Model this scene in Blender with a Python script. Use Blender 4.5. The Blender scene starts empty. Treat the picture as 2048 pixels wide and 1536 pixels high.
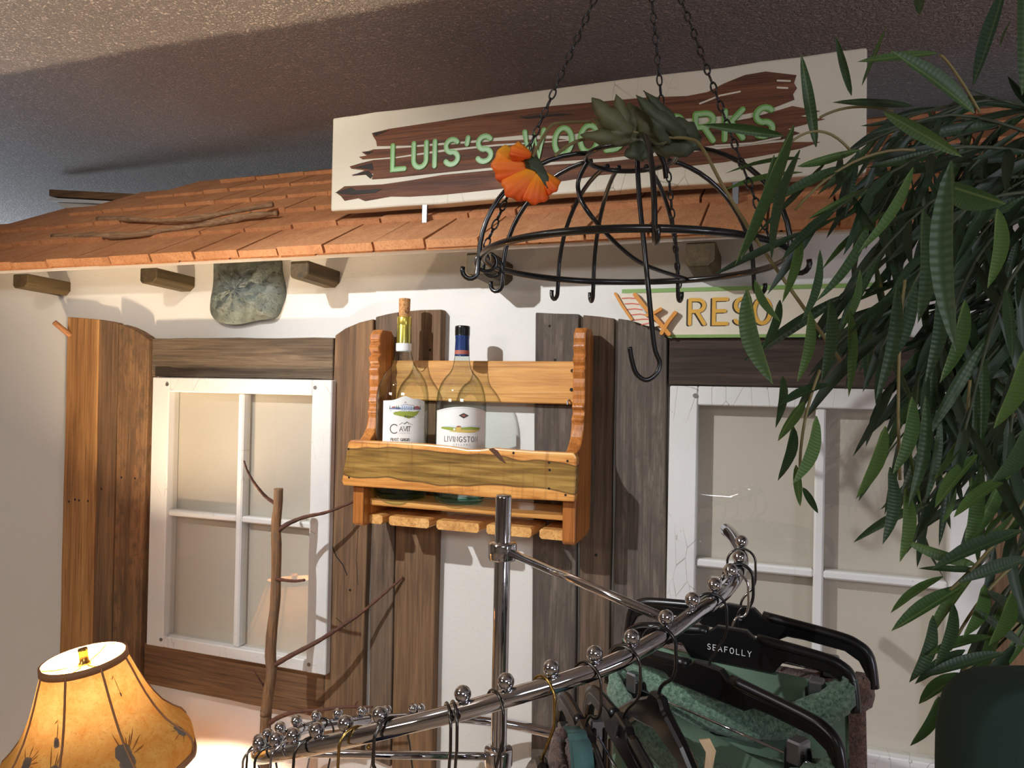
import bpy, bmesh, math, random
from mathutils import Vector, Matrix
random.seed(7)
rnd = random.Random(11)
sc = bpy.context.scene
COL = sc.collection
E = 1.55                                   # eye height above the floor

# ------------------------------------------------------------------ camera
FL = 1500.0                                # focal length in pixels of a 2048 wide frame
YAW, PITCH, ROLL = .34617, .00849, .02031
CAM = Vector((0, -1.42, E))
_F = Vector((-math.sin(YAW), math.cos(YAW), 0)); _R = Vector((math.cos(YAW), math.sin(YAW), 0)); _U = Vector((0, 0, 1))
FWD = _F * math.cos(PITCH) + _U * math.sin(PITCH)
UP0 = _U * math.cos(PITCH) - _F * math.sin(PITCH)
RGT = _R * math.cos(ROLL) + UP0 * math.sin(ROLL)
UPV = UP0 * math.cos(ROLL) - _R * math.sin(ROLL)
FH, RH = _F.copy(), _R.copy()              # horizontal forward / right
cam = bpy.data.cameras.new('camera')
camo = bpy.data.objects.new('camera', cam); COL.objects.link(camo)
cam.sensor_width = 36.0; cam.lens = FL * 36.0 / 2048.0; cam.clip_start = .02; cam.clip_end = 60
mw = Matrix((RGT, UPV, -FWD)).transposed().to_4x4(); mw.translation = CAM
camo.matrix_world = mw
sc.camera = camo

# ------------------------------------------------------------------ light and exposure
sc.view_settings.view_transform = 'Standard'; sc.view_settings.look = 'None'
sc.view_settings.gamma = 1.0; sc.view_settings.use_curve_mapping = False
sc.view_settings.exposure = -0.05
wd = bpy.data.worlds.new('world'); sc.world = wd; wd.use_nodes = True
wd.node_tree.nodes['Background'].inputs[0].default_value = (1.0, .93, .86, 1)
wd.node_tree.nodes['Background'].inputs[1].default_value = .05

def lamp(name, kind, loc, target, power, color, size, angle=None, blend=.5, sy=None):
    l = bpy.data.lights.new(name, kind); o = bpy.data.objects.new(name, l); COL.objects.link(o)
    l.energy = power; l.color = color; o.location = loc
    d = Vector(target) - Vector(loc)
    o.rotation_euler = d.to_track_quat('-Z', 'Y').to_euler()
    if kind == 'AREA':
        l.size = size
        if sy: l.shape = 'RECTANGLE'; l.size_y = sy
    else: l.shadow_soft_size = size
    if kind == 'SPOT': l.spot_size = angle; l.spot_blend = blend
    return o
# the shop's track spot that lights the rack, a second one further right, and added fill areas up behind the viewer
lamp('track_spot', 'SPOT', (-1.15, -1.36, E + .75), (-.53, 0, E - .28), 106, (.93, .965, 1), .014, math.radians(58), .85)
lamp('track_spot', 'SPOT', (-.75, -1.62, E + .72), (-1.50, .5, E + .74), 92, (1, .92, .82), .03, math.radians(50), 1.0)
lamp('ceiling_fill', 'AREA', (.9, -3.0, E + .74), (.8, -2.7, 0), 46, (.92, .95, 1), .9)
lamp('ceiling_fill', 'AREA', (-2.4, -3.2, E + .74), (-2.2, -2.6, 0), 44, (1, .93, .84), .9)
lamp('fill_uplight', 'AREA', (2.6, -2.2, E - .3), (1.6, -.4, E + .8), 26, (.80, .82, 1), .5)  # added bluish fill, shining up to brighten the ceiling at right
lamp('shop_window_daylight', 'AREA', (-4.4, 1.2, E - .1), (-3, 1.7, E + .6), 22, (.72, .84, 1), .8)

# ------------------------------------------------------------------ pixel -> world helpers
def ray(px, py): return FWD + RGT * ((px - 1024) / FL) - UPV * ((py - 768) / FL)
def P(px, py, Y):
    d = ray(px, py); return CAM + d * ((Y - CAM.y) / d.y)
def Pd(px, py, dep): return CAM + ray(px, py) * dep
def PX(px, py, Y): return P(px, py, Y).x
def PZ(px, py, Y): return P(px, py, Y).z

# ------------------------------------------------------------------ object helpers
def link(name, me, mat=None, parent=None, smooth=False):
    if mat is not None:
        for m in (mat if isinstance(mat, (list, tuple)) else [mat]): me.materials.append(m)
    o = bpy.data.objects.new(name, me); COL.objects.link(o)
    if smooth:
        for p in me.polygons: p.use_smooth = True
    if parent is not None: o.parent = parent
    return o
def empty(name, loc, label=None, cat=None, group=None):
    o = bpy.data.objects.new(name, None); COL.objects.link(o); o.location = loc; o.empty_display_size = .02
    if label: tag(o, label, cat, group)
    return o
def tag(o, label, cat, group=None):
    o['label'] = label; o['category'] = cat
    if group: o['group'] = group
    return o
def setparent(o, root):                     # vertices are written in world space: keep them there
    o.parent = root; o.matrix_parent_inverse = Matrix.Translation(root.location).inverted() @ Matrix.Identity(4)
class MB:
    """collects shapes in world space; build() makes one mesh object whose origin is its centre"""
    def __init__(s): s.v = []; s.f = []; s.mi = []
    def add(s, vs, fs, mi=0):
        n = len(s.v); s.v += [Vector(v) for v in vs]; s.f += [tuple(i + n for i in f) for f in fs]; s.mi += [mi] * len(fs)
    def box(s, a, b, mi=0):
        (x0, y0, z0), (x1, y1, z1) = a, b
        s.add([(x0,y0,z0),(x1,y0,z0),(x1,y1,z0),(x0,y1,z0),(x0,y0,z1),(x1,y0,z1),(x1,y1,z1),(x0,y1,z1)],
              [(0,3,2,1),(4,5,6,7),(0,1,5,4),(1,2,6,5),(2,3,7,6),(3,0,4,7)], mi)
    def obox(s, c, ax, ay, az, mi=0):       # oriented box: half axes
        vs = [c + ax*i + ay*j + az*k for k in (-1,1) for j in (-1,1) for i in (-1,1)]
        s.add(vs, [(0,2,3,1),(4,5,7,6),(0,1,5,4),(1,3,7,5),(3,2,6,7),(2,0,4,6)], mi)
    def prism(s, front, back, mi=0):        # two matching outlines
        n = len(front); s.add(list(front) + list(back), [tuple(range(n)), tuple(range(2*n-1, n-1, -1))] + [(i, i+n, (i+1) % n + n, (i+1) % n) for i in range(n)], mi)
    def tube(s, pts, r, seg=8, cap=True, mi=0, closed=False):
        pts = [Vector(p) for p in pts]; n = len(pts)
        rs = r if isinstance(r, (list, tuple)) else [r] * n
        t0 = (pts[1] - pts[0]).normalized()
        a = t0.orthogonal().normalized()
        rings = []
        for i, p in enumerate(pts):
            if closed: t = (pts[(i+1) % n] - pts[i-1]).normalized()
            else: t = (pts[min(i+1, n-1)] - pts[max(i-1, 0)]).normalized()
            a = (a - t * a.dot(t)); a = a.normalized() if a.length > 1e-6 else t.orthogonal().normalized()
            b = t.cross(a)
            rings.append([p + (a * math.cos(2*math.pi*k/seg) + b * math.sin(2*math.pi*k/seg)) * rs[i] for k in range(seg)])
        vs = [v for rg in rings for v in rg]; fs = []
        m = n if closed else n - 1
        for i in range(m):
            j = (i + 1) % n
            for k in range(seg):
                k2 = (k + 1) % seg
                fs.append((i*seg+k, i*seg+k2, j*seg+k2, j*seg+k))
        if cap and not closed: fs += [tuple(range(seg-1, -1, -1)), tuple(range((n-1)*seg, n*seg))]
        s.add(vs, fs, mi)
    def lathe(s, c, prof, seg=32, mi=0, a0=0, a1=2*math.pi, fr=None):   # prof = [(r, z)...] about a vertical axis at c
        full = abs(a1 - a0 - 2*math.pi) < 1e-6; m = seg if full else seg + 1
        vs = []; fs = []
        for (r, z) in prof:
            for k in range(m):
                a = a0 + (a1 - a0) * k / seg
                q = fr(r, a) if fr else r
                vs.append(Vector(c) + Vector((q*math.cos(a), q*math.sin(a), z)))
        for i in range(len(prof) - 1):
            for k in range(seg):
                k2 = (k + 1) % m
                fs.append((i*m+k, i*m+k2, (i+1)*m+k2, (i+1)*m+k))
        s.add(vs, fs, mi)
    def sphere(s, c, r, seg=14, rings=8, mi=0):
        s.lathe(c, [(r*math.sin(math.pi*i/rings), -r*math.cos(math.pi*i/rings)) for i in range(rings+1)], seg, mi)
    def build(s, name, mat=None, parent=None, smooth=False, bevel=0, seg=1, kind=None, origin=None, world=True):
        if origin is None:
            lo = Vector([min(v[i] for v in s.v) for i in range(3)]); hi = Vector([max(v[i] for v in s.v) for i in range(3)])
            origin = (lo + hi) / 2
        origin = Vector(origin)
        me = bpy.data.meshes.new(name); me.from_pydata([v - origin for v in s.v], [], s.f)
        for p, m in zip(me.polygons, s.mi): p.material_index = m
        me.update()
        bm = bmesh.new(); bm.from_mesh(me); bmesh.ops.recalc_face_normals(bm, faces=bm.faces); bm.to_mesh(me); bm.free()
        o = link(name, me, mat, None, smooth)
        o.location = origin
        if parent is not None:
            o.parent = parent
            pm = Vector((0, 0, 0)); q = parent
            while q is not None: pm += q.location; q = q.parent
            o.location = origin - pm
        if bevel:
            b = o.modifiers.new('bevel', 'BEVEL'); b.width = bevel; b.segments = seg; b.limit_method = 'ANGLE'; b.angle_limit = math.radians(40)
        if kind: o['kind'] = kind
        return o
def pxprism(mb, poly, Yf, Yb, mi=0):
    fr = [P(x, y, Yf) for x, y in poly]
    mb.prism(fr, [Vector((p.x, Yb, p.z)) for p in fr], mi)
def bez(p0, p1, p2, n=10):
    p0, p1, p2 = Vector(p0), Vector(p1), Vector(p2)
    return [p0*(1-t)**2 + p1*2*t*(1-t) + p2*t*t for t in [i/n for i in range(n+1)]]
def smooth_path(pts, n=6):                  # Catmull-Rom
    pts = [Vector(p) for p in pts]; out = []
    for i in range(len(pts) - 1):
        a, b, c, d = pts[max(i-1, 0)], pts[i], pts[i+1], pts[min(i+2, len(pts)-1)]
        for k in range(n):
            t = k / n
            out.append(.5*((2*b) + (c-a)*t + (2*a-5*b+4*c-d)*t*t + (3*b-a-3*c+d)*t**3))
    out.append(pts[-1]); return out

# ------------------------------------------------------------------ stroke lettering
def arc(cx, cy, rx, ry, a0, a1, n=10): return [(cx + rx*math.cos(math.radians(a0 + (a1-a0)*i/n)), cy + ry*math.sin(math.radians(a0 + (a1-a0)*i/n))) for i in range(n+1)]
def glyph(ch):                              # strokes in a box of width w and height 1
    G = {
     'L': (.55, [[(0,1),(0,0),(.55,0)]]), 'I': (0, [[(0,0),(0,1)]]), "'": (.08, [[(.06,1),(.02,.76)]]),
     'U': (.6, [[(0,1),(0,.3)] + arc(.3,.3,.3,.3,180,360) + [(.6,.3),(.6,1)]]),
     'W': (.85, [[(0,1),(.2,0),(.425,.8),(.65,0),(.85,1)]]), 'V': (.7, [[(0,1),(.35,0),(.7,1)]]),
     'A': (.7, [[(0,0),(.35,1),(.7,0)], [(.13,.36),(.57,.36)]]),
     'K': (.6, [[(0,0),(0,1)], [(.58,1),(0,.42)], [(.2,.6),(.6,0)]]),
     'D': (.6, [[(0,0),(0,1)], [(0,1),(.25,1)] + arc(.25,.5,.35,.5,90,-90)[1:] + [(0,0)]]),
     'O': (.68, [arc(.34,.5,.34,.5,90,450,22)]), 'T': (.6, [[(0,1),(.6,1)], [(.3,1),(.3,0)]]),
     'R': (.58, [[(0,0),(0,1)], [(0,1),(.3,1)] + arc(.3,.76,.27,.24,90,-90)[1:] + [(0,.52)], [(.27,.52),(.58,0)]]),
     'P': (.55, [[(0,0),(0,1)], [(0,1),(.28,1)] + arc(.28,.75,.26,.25,90,-90)[1:] + [(0,.5)]]),
     'E': (.5, [[(.5,1),(0,1),(0,0),(.5,0)], [(0,.52),(.42,.52)]]), 'F': (.5, [[(.5,1),(0,1),(0,0)], [(0,.52),(.42,.52)]]),
     'N': (.65, [[(0,0),(0,1),(.65,0),(.65,1)]]), 'Y': (.62, [[(0,1),(.31,.5),(.62,1)], [(.31,.5),(.31,0)]]),
     'C': (.68, [arc(.36,.5,.36,.5,50,310,16)]),
     'G': (.7, [arc(.36,.5,.36,.5,50,345,16) + [(.7,.42),(.45,.42)]]),
     'S': (.55, [arc(.285,.74,.255,.26,35,260,10) + arc(.265,.25,.27,.25,80,-150,12)]),
    }
    return G[ch]
def ribbon(mb, path, w, mp, h=0.0, mi=0, cap=True):
    """flat stroke of width w along a 2-D path; mp(u, v, height) places it; h > 0 gives it thickness"""
    closed = (abs(path[0][0]-path[-1][0]) + abs(path[0][1]-path[-1][1])) < 1e-6 and len(path) > 3
    p = [Vector(q) for q in path]
    if closed: p = p[:-1]
    n = len(p); L = []; R_ = []
    for i in range(n):
        a = p[i-1] if (i or closed) else p[i]; b = p[(i+1) % n] if (i < n-1 or closed) else p[i]
        d1 = (p[i]-a).normalized() if (p[i]-a).length > 1e-9 else None; d2 = (b-p[i]).normalized() if (b-p[i]).length > 1e-9 else None
        d1 = d1 or d2; d2 = d2 or d1
        t = (d1 + d2); t = t.normalized() if t.length > .2 else d1
        nn = Vector((-t.y, t.x)); k = min(1/max(.5, nn.dot(Vector((-d1.y, d1.x)))), 1.7)
        L.append(p[i] + nn*w/2*k); R_.append(p[i] - nn*w/2*k)
    out = []
    if closed: loops = [(L, True), (R_, True)]
    else:
        def capa(c, t, nn):
            return [c + nn*math.cos(a)*w/2 + t*math.sin(a)*w/2 for a in [math.pi*i/6 for i in range(1, 6)]]
        t1 = (p[-1]-p[-2]).normalized(); t0 = (p[0]-p[1]).normalized()
        c1 = capa(p[-1], t1, Vector((-t1.y, t1.x))) if cap else []; c0 = capa(p[0], t0, Vector((-t0.y, t0.x))) if cap else []
    vs = []; fs = []
    def V(q, hh): vs.append(mp(q.x, q.y, hh)); return len(vs)-1
    tl = [V(q, h) for q in L]; tr_ = [V(q, h) for q in R_]
    m = n if closed else n-1
    for i in range(m):
        j = (i+1) % n; fs.append((tl[i], tr_[i], tr_[j], tl[j]))
    if not closed and cap:
        e = [V(q, h) for q in c1]; fs.append(tuple([tl[-1]] + e + [tr_[-1]])[::1])
        s0 = [V(q, h) for q in c0]; fs.append(tuple([tr_[0]] + s0 + [tl[0]]))
    if h:
        if closed: rims = [(L, 1), (R_, 1)]
        else: rims = [(L + (c1 if cap else []) + R_[::-1] + (c0 if cap else []), 1)]
        for lp, _ in rims:
            a = [V(q, h) for q in lp]; b = [V(q, 0) for q in lp]; k = len(lp)
            for i in range(k): fs.append((a[i], a[(i+1) % k], b[(i+1) % k], b[i]))
    mb.add(vs, fs, mi)
def write(mb, text, x, y, height, width, mp, sp=.22, serif=0, mi=0, h=0, squeeze=1.0):
    for ch in text:
        if ch == ' ': x += height*.5; continue
        gw, st = glyph(ch)
        for si, s_ in enumerate(st): ribbon(mb, [(x + a*height*squeeze, y + b*height) for a, b in s_], width, (lambda u, v, hh, si=si: mp(u, v, hh + si*.00006)), h, mi)
        if serif:
            for s_ in st:
                for e in (s_[0], s_[-1]):
                    if e[1] in (0, 1) and ch not in 'OCGS': ribbon(mb, [(x + e[0]*height*squeeze - serif, y + e[1]*height), (x + e[0]*height*squeeze + serif, y + e[1]*height)], width*.7, mp, h, mi, False)
        x += (gw + sp)*height*squeeze
    return x
def textwidth(text, height, sp=.22, squeeze=1.0): return sum(height*.5 if c == ' ' else (glyph(c)[0] + sp)*height*squeeze for c in text) - sp*height*squeeze

# ------------------------------------------------------------------ materials
def S(r, g, b):                             # 0-255 display colour -> linear
    f = lambda c: c/12.92 if c <= .04045 else ((c+.055)/1.055)**2.4
    return (f(r/255), f(g/255), f(b/255), 1)
class NT:
    def __init__(s, name):
        s.m = bpy.data.materials.new(name); s.m.use_nodes = True; s.t = s.m.node_tree
        s.b = s.t.nodes['Principled BSDF']; s.out = s.t.nodes['Material Output']
    def n(s, ty, **kw):
        nd = s.t.nodes.new(ty)
        for k, v in kw.items():
            if k.startswith('i_'):
                key = k[2:]; key = int(key) if key.isdigit() else key.replace('_', ' ')
                nd.inputs[key].default_value = v
            else: setattr(nd, k, v)
        return nd
    def l(s, a, b): s.t.links.new(a, b)
    def coord(s, scale=(1,1,1), rand=True, rot=(0,0,0)):
        tc = s.n('ShaderNodeTexCoord'); mp = s.n('ShaderNodeMapping'); mp.inputs['Scale'].default_value = scale
        if rand:
            oi = s.n('ShaderNodeObjectInfo'); ml = s.n('ShaderNodeVectorMath', operation='SCALE'); ml.inputs[0].default_value = (7.3, 11.7, 5.1)
            s.l(oi.outputs['Random'], ml.inputs['Scale']); ad = s.n('ShaderNodeVectorMath', operation='ADD')
            s.l(tc.outputs['Object'], ad.inputs[0]); s.l(ml.outputs[0], ad.inputs[1]); s.l(ad.outputs[0], mp.inputs['Vector'])
        else: s.l(tc.outputs['Object'], mp.inputs['Vector'])
        return mp.outputs[0]
    def ramp(s, fac, stops, interp='LINEAR'):
        r = s.n('ShaderNodeValToRGB'); r.color_ramp.interpolation = interp
        el = r.color_ramp.elements
        while len(el) < len(stops): el.new(.5)
        for e, (p, c) in zip(el, stops): e.position = p; e.color = c if len(c) == 4 else (*c, 1)
        s.l(fac, r.inputs[0]); return r.outputs[0]
    def noise(s, vec, scale=5, detail=4, rough=.55, dist=0):
        n = s.n('ShaderNodeTexNoise', i_Scale=scale, i_Detail=detail, i_Roughness=rough, i_Distortion=dist)
        s.l(vec, n.inputs['Vector']); return n.outputs['Fac']
    def mix(s, a, b, fac, mode='MIX'):
        m = s.n('ShaderNodeMix', data_type='RGBA', blend_type=mode)
        for sock, val in ((m.inputs[0], fac), (m.inputs[6], a), (m.inputs[7], b)):
            if hasattr(val, 'links'): s.l(val, sock)
            else: sock.default_value = val
        return m.outputs[2]
    def math(s, op, a, b=0.0):
        m = s.n('ShaderNodeMath', operation=op)
        for sock, val in ((m.inputs[0], a), (m.inputs[1], b)):
            if hasattr(val, 'links'): s.l(val, sock)
            else: sock.default_value = val
        return m.outputs[0]
    def bump(s, h, dist=.002, strength=.5):
        b = s.n('ShaderNodeBump'); b.inputs['Distance'].default_value = dist; b.inputs['Strength'].default_value = strength
        s.l(h, b.inputs['Height']); s.l(b.outputs[0], s.b.inputs['Normal'])
    def set(s, **kw):
        for k, v in kw.items():
            sock = s.b.inputs[k.replace('_', ' ')]
            if hasattr(v, 'links'): s.l(v, sock)
            else: sock.default_value = v
        return s
def wood(name, light, mid, dark, axis='Z', fine=1.0, rough=.75, bump=.0012, knots=True, coat=0, cut=(.3, .52, .72), worm=0):
    t = NT(name)
    st = {'X': (3, 46, 46), 'Y': (46, 3, 46), 'Z': (46, 46, 3)}[axis]
    st = tuple(k * fine for k in st)
    v = t.coord(st)
    g = t.noise(v, 1.6, 8, .62, .6)
    st2 = {'X': (1.2, 9, 9), 'Y': (9, 1.2, 9), 'Z': (9, 9, 1.2)}[axis]
    big = t.noise(t.coord(st2), 1.2, 3, .5, 1.2)
    fac = t.math('ADD', t.math('MULTIPLY', g, .62), t.math('MULTIPLY', big, .38))
    c = t.ramp(fac, [(cut[0], dark), (cut[1], mid), (cut[2], light)])
    st3 = {'X': (5, 260, 260), 'Y': (260, 5, 260), 'Z': (260, 260, 5)}[axis]
    fn = t.noise(t.coord(st3), 1, 3, .6)
    c = t.mix(c, dark, t.ramp(fn, [(.5, (0,0,0)), (.72, (.75,.75,.75))]))
    if worm:                                # rough flaky bark-like surface
        w = t.noise(t.coord(tuple(k*.9 for k in (80, 80, 30))), 1.0, 6, .68, .5)
        c = t.mix(c, worm, t.ramp(w, [(.46, (0,0,0)), (.62, (.8,.8,.8))]))
    t.set(Base_Color=c, Roughness=rough)
    if coat: t.set(Coat_Weight=coat, Coat_Roughness=.12)
    t.bump(t.math('ADD', g, t.math('MULTIPLY', fn, .5)), bump, .7)
    return t.m
def plain(name, col, rough=.5, metal=0, bumps=0, bscale=60, var=0, coat=0, spec=None):
    t = NT(name); t.set(Roughness=rough, Metallic=metal)
    if var:
        n = t.noise(t.coord((1,1,1)), bscale*.3, 4, .6)
        t.set(Base_Color=t.mix(col, tuple(c*(1-var) for c in col[:3]) + (1,), t.ramp(n, [(.35, (0,0,0)), (.7, (1,1,1))])))
    else: t.set(Base_Color=col)
    if bumps: t.bump(t.noise(t.coord((1,1,1)), bscale, 4, .6), bumps, .6)
    if coat: t.set(Coat_Weight=coat, Coat_Roughness=.1)
    if spec is not None: t.set(Specular_IOR_Level=spec)
    return t.m
def painted(name, col, chip, amount=.66, rough=.5, coat=0, crack=True, scale=1.0):
    t = NT(name)
    n = t.noise(t.coord((22*scale, 22*scale, 22*scale)), 1.6, 6, .7, .4)
    vo = t.n('ShaderNodeTexVoronoi', feature='DISTANCE_TO_EDGE', i_Scale=16*scale)
    t.l(t.coord((1.6, 1, .55)), vo.inputs['Vector'])
    cr = t.ramp(vo.outputs['Distance'], [(0, (1,1,1)), (.014, (0,0,0))])
    n2 = t.noise(t.coord((1,1,1)), 5*scale, 3)
    crk = t.math('MULTIPLY', cr, t.ramp(n2, [(.52, (0,0,0)), (.62, (.8,.8,.8))]))
    chipf = t.ramp(n, [(amount, (0,0,0)), (amount+.06, (.85,.85,.85))])
    fac = t.math('MAXIMUM', chipf, crk) if crack else chipf
    var = t.mix(col, tuple(c*.86 for c in col[:3]) + (1,), t.noise(t.coord((1,1,1)), 9, 4))
    t.set(Base_Color=t.mix(var, chip, fac), Roughness=rough)
    if coat: t.set(Coat_Weight=coat, Coat_Roughness=.18)
    t.bump(t.math('SUBTRACT', t.noise(t.coord((1,1,1)), 70, 4), fac), .0012, .5)
    return t.m

M = {}
# walls and ceiling
t = NT('wall_paint'); v = t.coord((1,1,1), False)
n1 = t.noise(v, 3, 4); n2 = t.noise(v, 120, 3, .6)
t.set(Base_Color=t.mix(S(228,225,219), S(221,217,210), n1), Roughness=.6); t.bump(n2, .0009, .6); M['wall'] = t.m
t = NT('ceiling_texture'); v = t.coord((1,1,1), False)
n1 = t.noise(v, 150, 4, .6, .3); n2 = t.noise(v, 4, 3)
t.set(Base_Color=t.mix(S(232,222,214), S(224,212,204), n2), Roughness=.62)
t.bump(t.ramp(n1, [(.4, (0,0,0)), (.62, (1,1,1))]), .010, 1.0); M['ceiling'] = t.m
M['floor'] = wood('floor_wood', S(186,164,142), S(166,144,122), S(120,100,84), 'X', .5, .4)
M['room'] = plain('dim_room_wall', S(170,158,146), .7)
# boards
M['tan'] = wood('shutter_tan_plank', S(200,152,92), S(170,120,70), S(98,64,36), 'Z', .8, .7, cut=(.25,.46,.66))
M['brown'] = wood('shutter_brown_plank', S(152,116,80), S(124,94,66), S(72,54,38), 'Z', 1, .8)
M['flaky'] = wood('shutter_flaky_plank', S(164,122,80), S(132,98,66), S(72,54,38), 'Z', .9, .85, .003, worm=S(92,72,52))
M['grey'] = wood('shutter_grey_plank', S(142,128,112), S(104,92,82), S(52,45,40), 'Z', 1.1, .88, .002, worm=S(84,76,68))
M['greybrown'] = wood('shutter_greybrown_plank', S(140,116,92), S(110,90,72), S(62,50,40), 'Z', 1, .85, .0016)
M['lintel'] = wood('barn_board_grey_brown', S(138,118,94), S(102,86,68), S(54,44,34), 'X', 1.1, .88, .002)
M['sill'] = wood('barn_board_brown', S(152,112,74), S(124,90,60), S(70,50,34), 'X', .9, .8)
M['darklintel'] = wood('barn_board_dark', S(100,82,68), S(70,56,46), S(36,29,24), 'X', 1.1, .88, .002)
M['sash'] = painted('sash_white_paint', S(226,224,220), S(150,140,128), .67, .5, scale=1.2)
M['screw'] = plain('dull_screw', S(150,146,140), .4, .8)
M['nail'] = plain('dark_nail_hole', S(22,16,12), .8)
# honey wood of the rack
M['honeyX'] = wood('honey_wood_x', S(242,192,116), S(224,162,86), S(160,98,44), 'X', .7, .38, .0007, coat=.35)
M['honeyZ'] = wood('honey_wood_z', S(222,154,78), S(194,120,54), S(124,70,30), 'Z', .6, .36, .0007, coat=.4)
M['honeyY'] = wood('honey_wood_y', S(244,196,124), S(228,172,100), S(170,108,52), 'Y', .7, .45, .0007, coat=.3)
t = NT('live_edge_board')
v = t.coord((1,1,1), False); tc = t.n('ShaderNodeTexCoord'); sp = t.n('ShaderNodeSeparateXYZ'); t.l(tc.outputs['Object'], sp.inputs[0])
wob = t.noise(t.coord((1,1,1), False), 6, 2, .5)
zz = t.math('ADD', sp.outputs['Z'], t.math('MULTIPLY', t.math('SUBTRACT', wob, .5), .055))
band = t.ramp(t.math('ADD', t.math('MULTIPLY', zz, 8), .5), [(.31, (0,0,0)), (.325, (1,1,1)), (.72, (1,1,1)), (.735, (0,0,0))])
edge = t.ramp(t.math('ADD', t.math('MULTIPLY', zz, 8), .5), [(.300, (0,0,0)), (.318, (1,1,1)), (.336, (0,0,0)), (.712, (0,0,0)), (.728, (1,1,1)), (.744, (0,0,0))])
gr = t.noise(t.coord((4, 60, 60)), 1.6, 8, .62, .6); gl = t.noise(t.coord((70, 40, 5)), 1.5, 4, .6)
c1 = t.ramp(gr, [(.3, S(176,106,44)), (.5, S(226,158,82)), (.7, S(240,184,108))])
c2 = t.ramp(gr, [(.3, S(84,58,20)), (.5, S(146,110,50)), (.7, S(186,148,78))])
cc = t.mix(c1, c2, band); cc = t.mix(cc, S(70,42,18), t.math('MULTIPLY', edge, .9))
cc = t.mix(cc, S(120,70,26), t.ramp(gl, [(.56, (0,0,0)), (.75, (.5,.5,.5))]))
t.set(Base_Color=cc, Roughness=.36, Coat_Weight=.35, Coat_Roughness=.15); t.bump(gr, .0006, .5); M['board'] = t.m
# roof
M['shingle'] = wood('cedar_shingle', S(204,150,104), S(188,130,86), S(150,96,60), 'Y', .55, .8, .0008, cut=(.2,.48,.7))
M['deck'] = plain('roof_deck_paint', S(216,208,198), .7, var=.1)
M['rafter'] = wood('olive_rafter', S(104,84,44), S(82,65,34), S(50,39,22), 'Y', .8, .7)
M['twig'] = wood('driftwood', S(180,148,114), S(142,110,80), S(84,62,46), 'X', 1.6, .85, .002)
M['bark'] = wood('branch_bark', S(182,138,90), S(150,108,70), S(88,62,44), 'Z', 1.8, .8, .003, worm=S(112,92,72))
M['twigdark'] = wood('twig_bark', S(120,74,50), S(92,56,40), S(54,34,26), 'X', 2, .75, .002)
M['peg'] = wood('peg_wood', S(196,142,90), S(170,116,70), S(120,76,44), 'Y', 1, .6)
# stone
t = NT('grey_sculpted_stone'); v = t.coord((1,1,1), False)
a = t.noise(v, 18, 6, .6, .8); b = t.noise(v, 60, 4, .6, 2.0)
t.set(Base_Color=t.mix(t.ramp(a, [(.35, S(78,84,78)), (.6, S(116,124,116))]), S(52,50,42), t.ramp(b, [(.56, (0,0,0)), (.66, (.8,.8,.8))])), Roughness=.55)
t.bump(t.math('ADD', a, t.math('MULTIPLY', b, .4)), .01, .7); M['stone'] = t.m
# signs
M['cream'] = painted('cracked_cream_paint', S(230,224,204), S(150,138,112), .68, .55, coat=.0, scale=.8)
M['signwood'] = wood('dark_varnished_sign_wood', S(152,98,62), S(114,68,42), S(50,28,18), 'X', .8, .6, .004, coat=0)
M['signhole'] = plain('charred_groove', S(30,19,13), .6)
M['greenletter'] = plain('shaded_green_letter_paint', S(112,176,80), .4, coat=.2)  # darker green paints in the shade on the carved letter walls
M['greeninner'] = plain('lit_green_letter_floor', S(160,206,150), .4, coat=.2)  # paler green paints in the light on the carving's floor
M['signcream'] = plain('cream_sign_face', S(226,216,194), .5, var=.05)
M['signgreen'] = plain('sage_green_border', S(132,166,92), .5)
M['signyellow'] = plain('golden_yellow_letter', S(222,170,66), .5)
M['signblack'] = plain('black_letter_shadow', S(42,32,24), .6)
M['signorange'] = plain('orange_chair_frame', S(214,142,54), .5)
M['signred'] = plain('coral_stripe', S(214,110,92), .5)
M['signblue'] = plain('pale_blue_chair_edge', S(186,200,196), .5)
M['steel'] = plain('brushed_steel', S(140,142,146), .4, 1)
# metal
M['chrome'] = plain('chrome', S(198,198,203), .07, 1)
M['darkchrome'] = plain('dark_wire', S(92,88,84), .25, 1)
M['brass'] = plain('brass_wire', S(170,140,80), .25, 1)
M['black'] = plain('black_wire_coat', S(14,14,15), .28, coat=.3)
M['plastic'] = plain('black_hanger_plastic', S(15,14,15), .3)
M['whiteplastic'] = plain('white_hanger_plastic', S(214,212,208), .4)
M['whiteprint'] = plain('white_print', S(214,214,214), .5)
# glass
def glass(name, tint, edge, ior=1.5, gboost=1.0, rough=.0):
    t = NT(name); t.t.nodes.remove(t.b)
    tr = t.n('ShaderNodeBsdfTransparent'); gl = t.n('ShaderNodeBsdfGlossy', i_Roughness=rough)
    lw = t.n('ShaderNodeLayerWeight', i_Blend=.35)
    t.l(t.ramp(lw.outputs['Facing'], [(.0, tint), (.40, tint), (.80, edge)]), tr.inputs[0])
    lf = t.n('ShaderNodeLayerWeight', i_Blend=.5); r0 = ((ior-1)/(ior+1))**2
    fr = t.math('ADD', t.math('MULTIPLY', t.math('POWER', lf.outputs['Facing'], 5.0), 1-r0), r0)
    mx = t.n('ShaderNodeMixShader'); t.l(t.math('MULTIPLY', fr, gboost), mx.inputs[0]); t.l(tr.outputs[0], mx.inputs[1]); t.l(gl.outputs[0], mx.inputs[2])
    t.l(mx.outputs[0], t.out.inputs['Surface']); return t.m
M['bottle'] = glass('pale_green_glass', (.90,.94,.92,1), (.16,.22,.20,1), 1.7, 1.0, .02)
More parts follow.
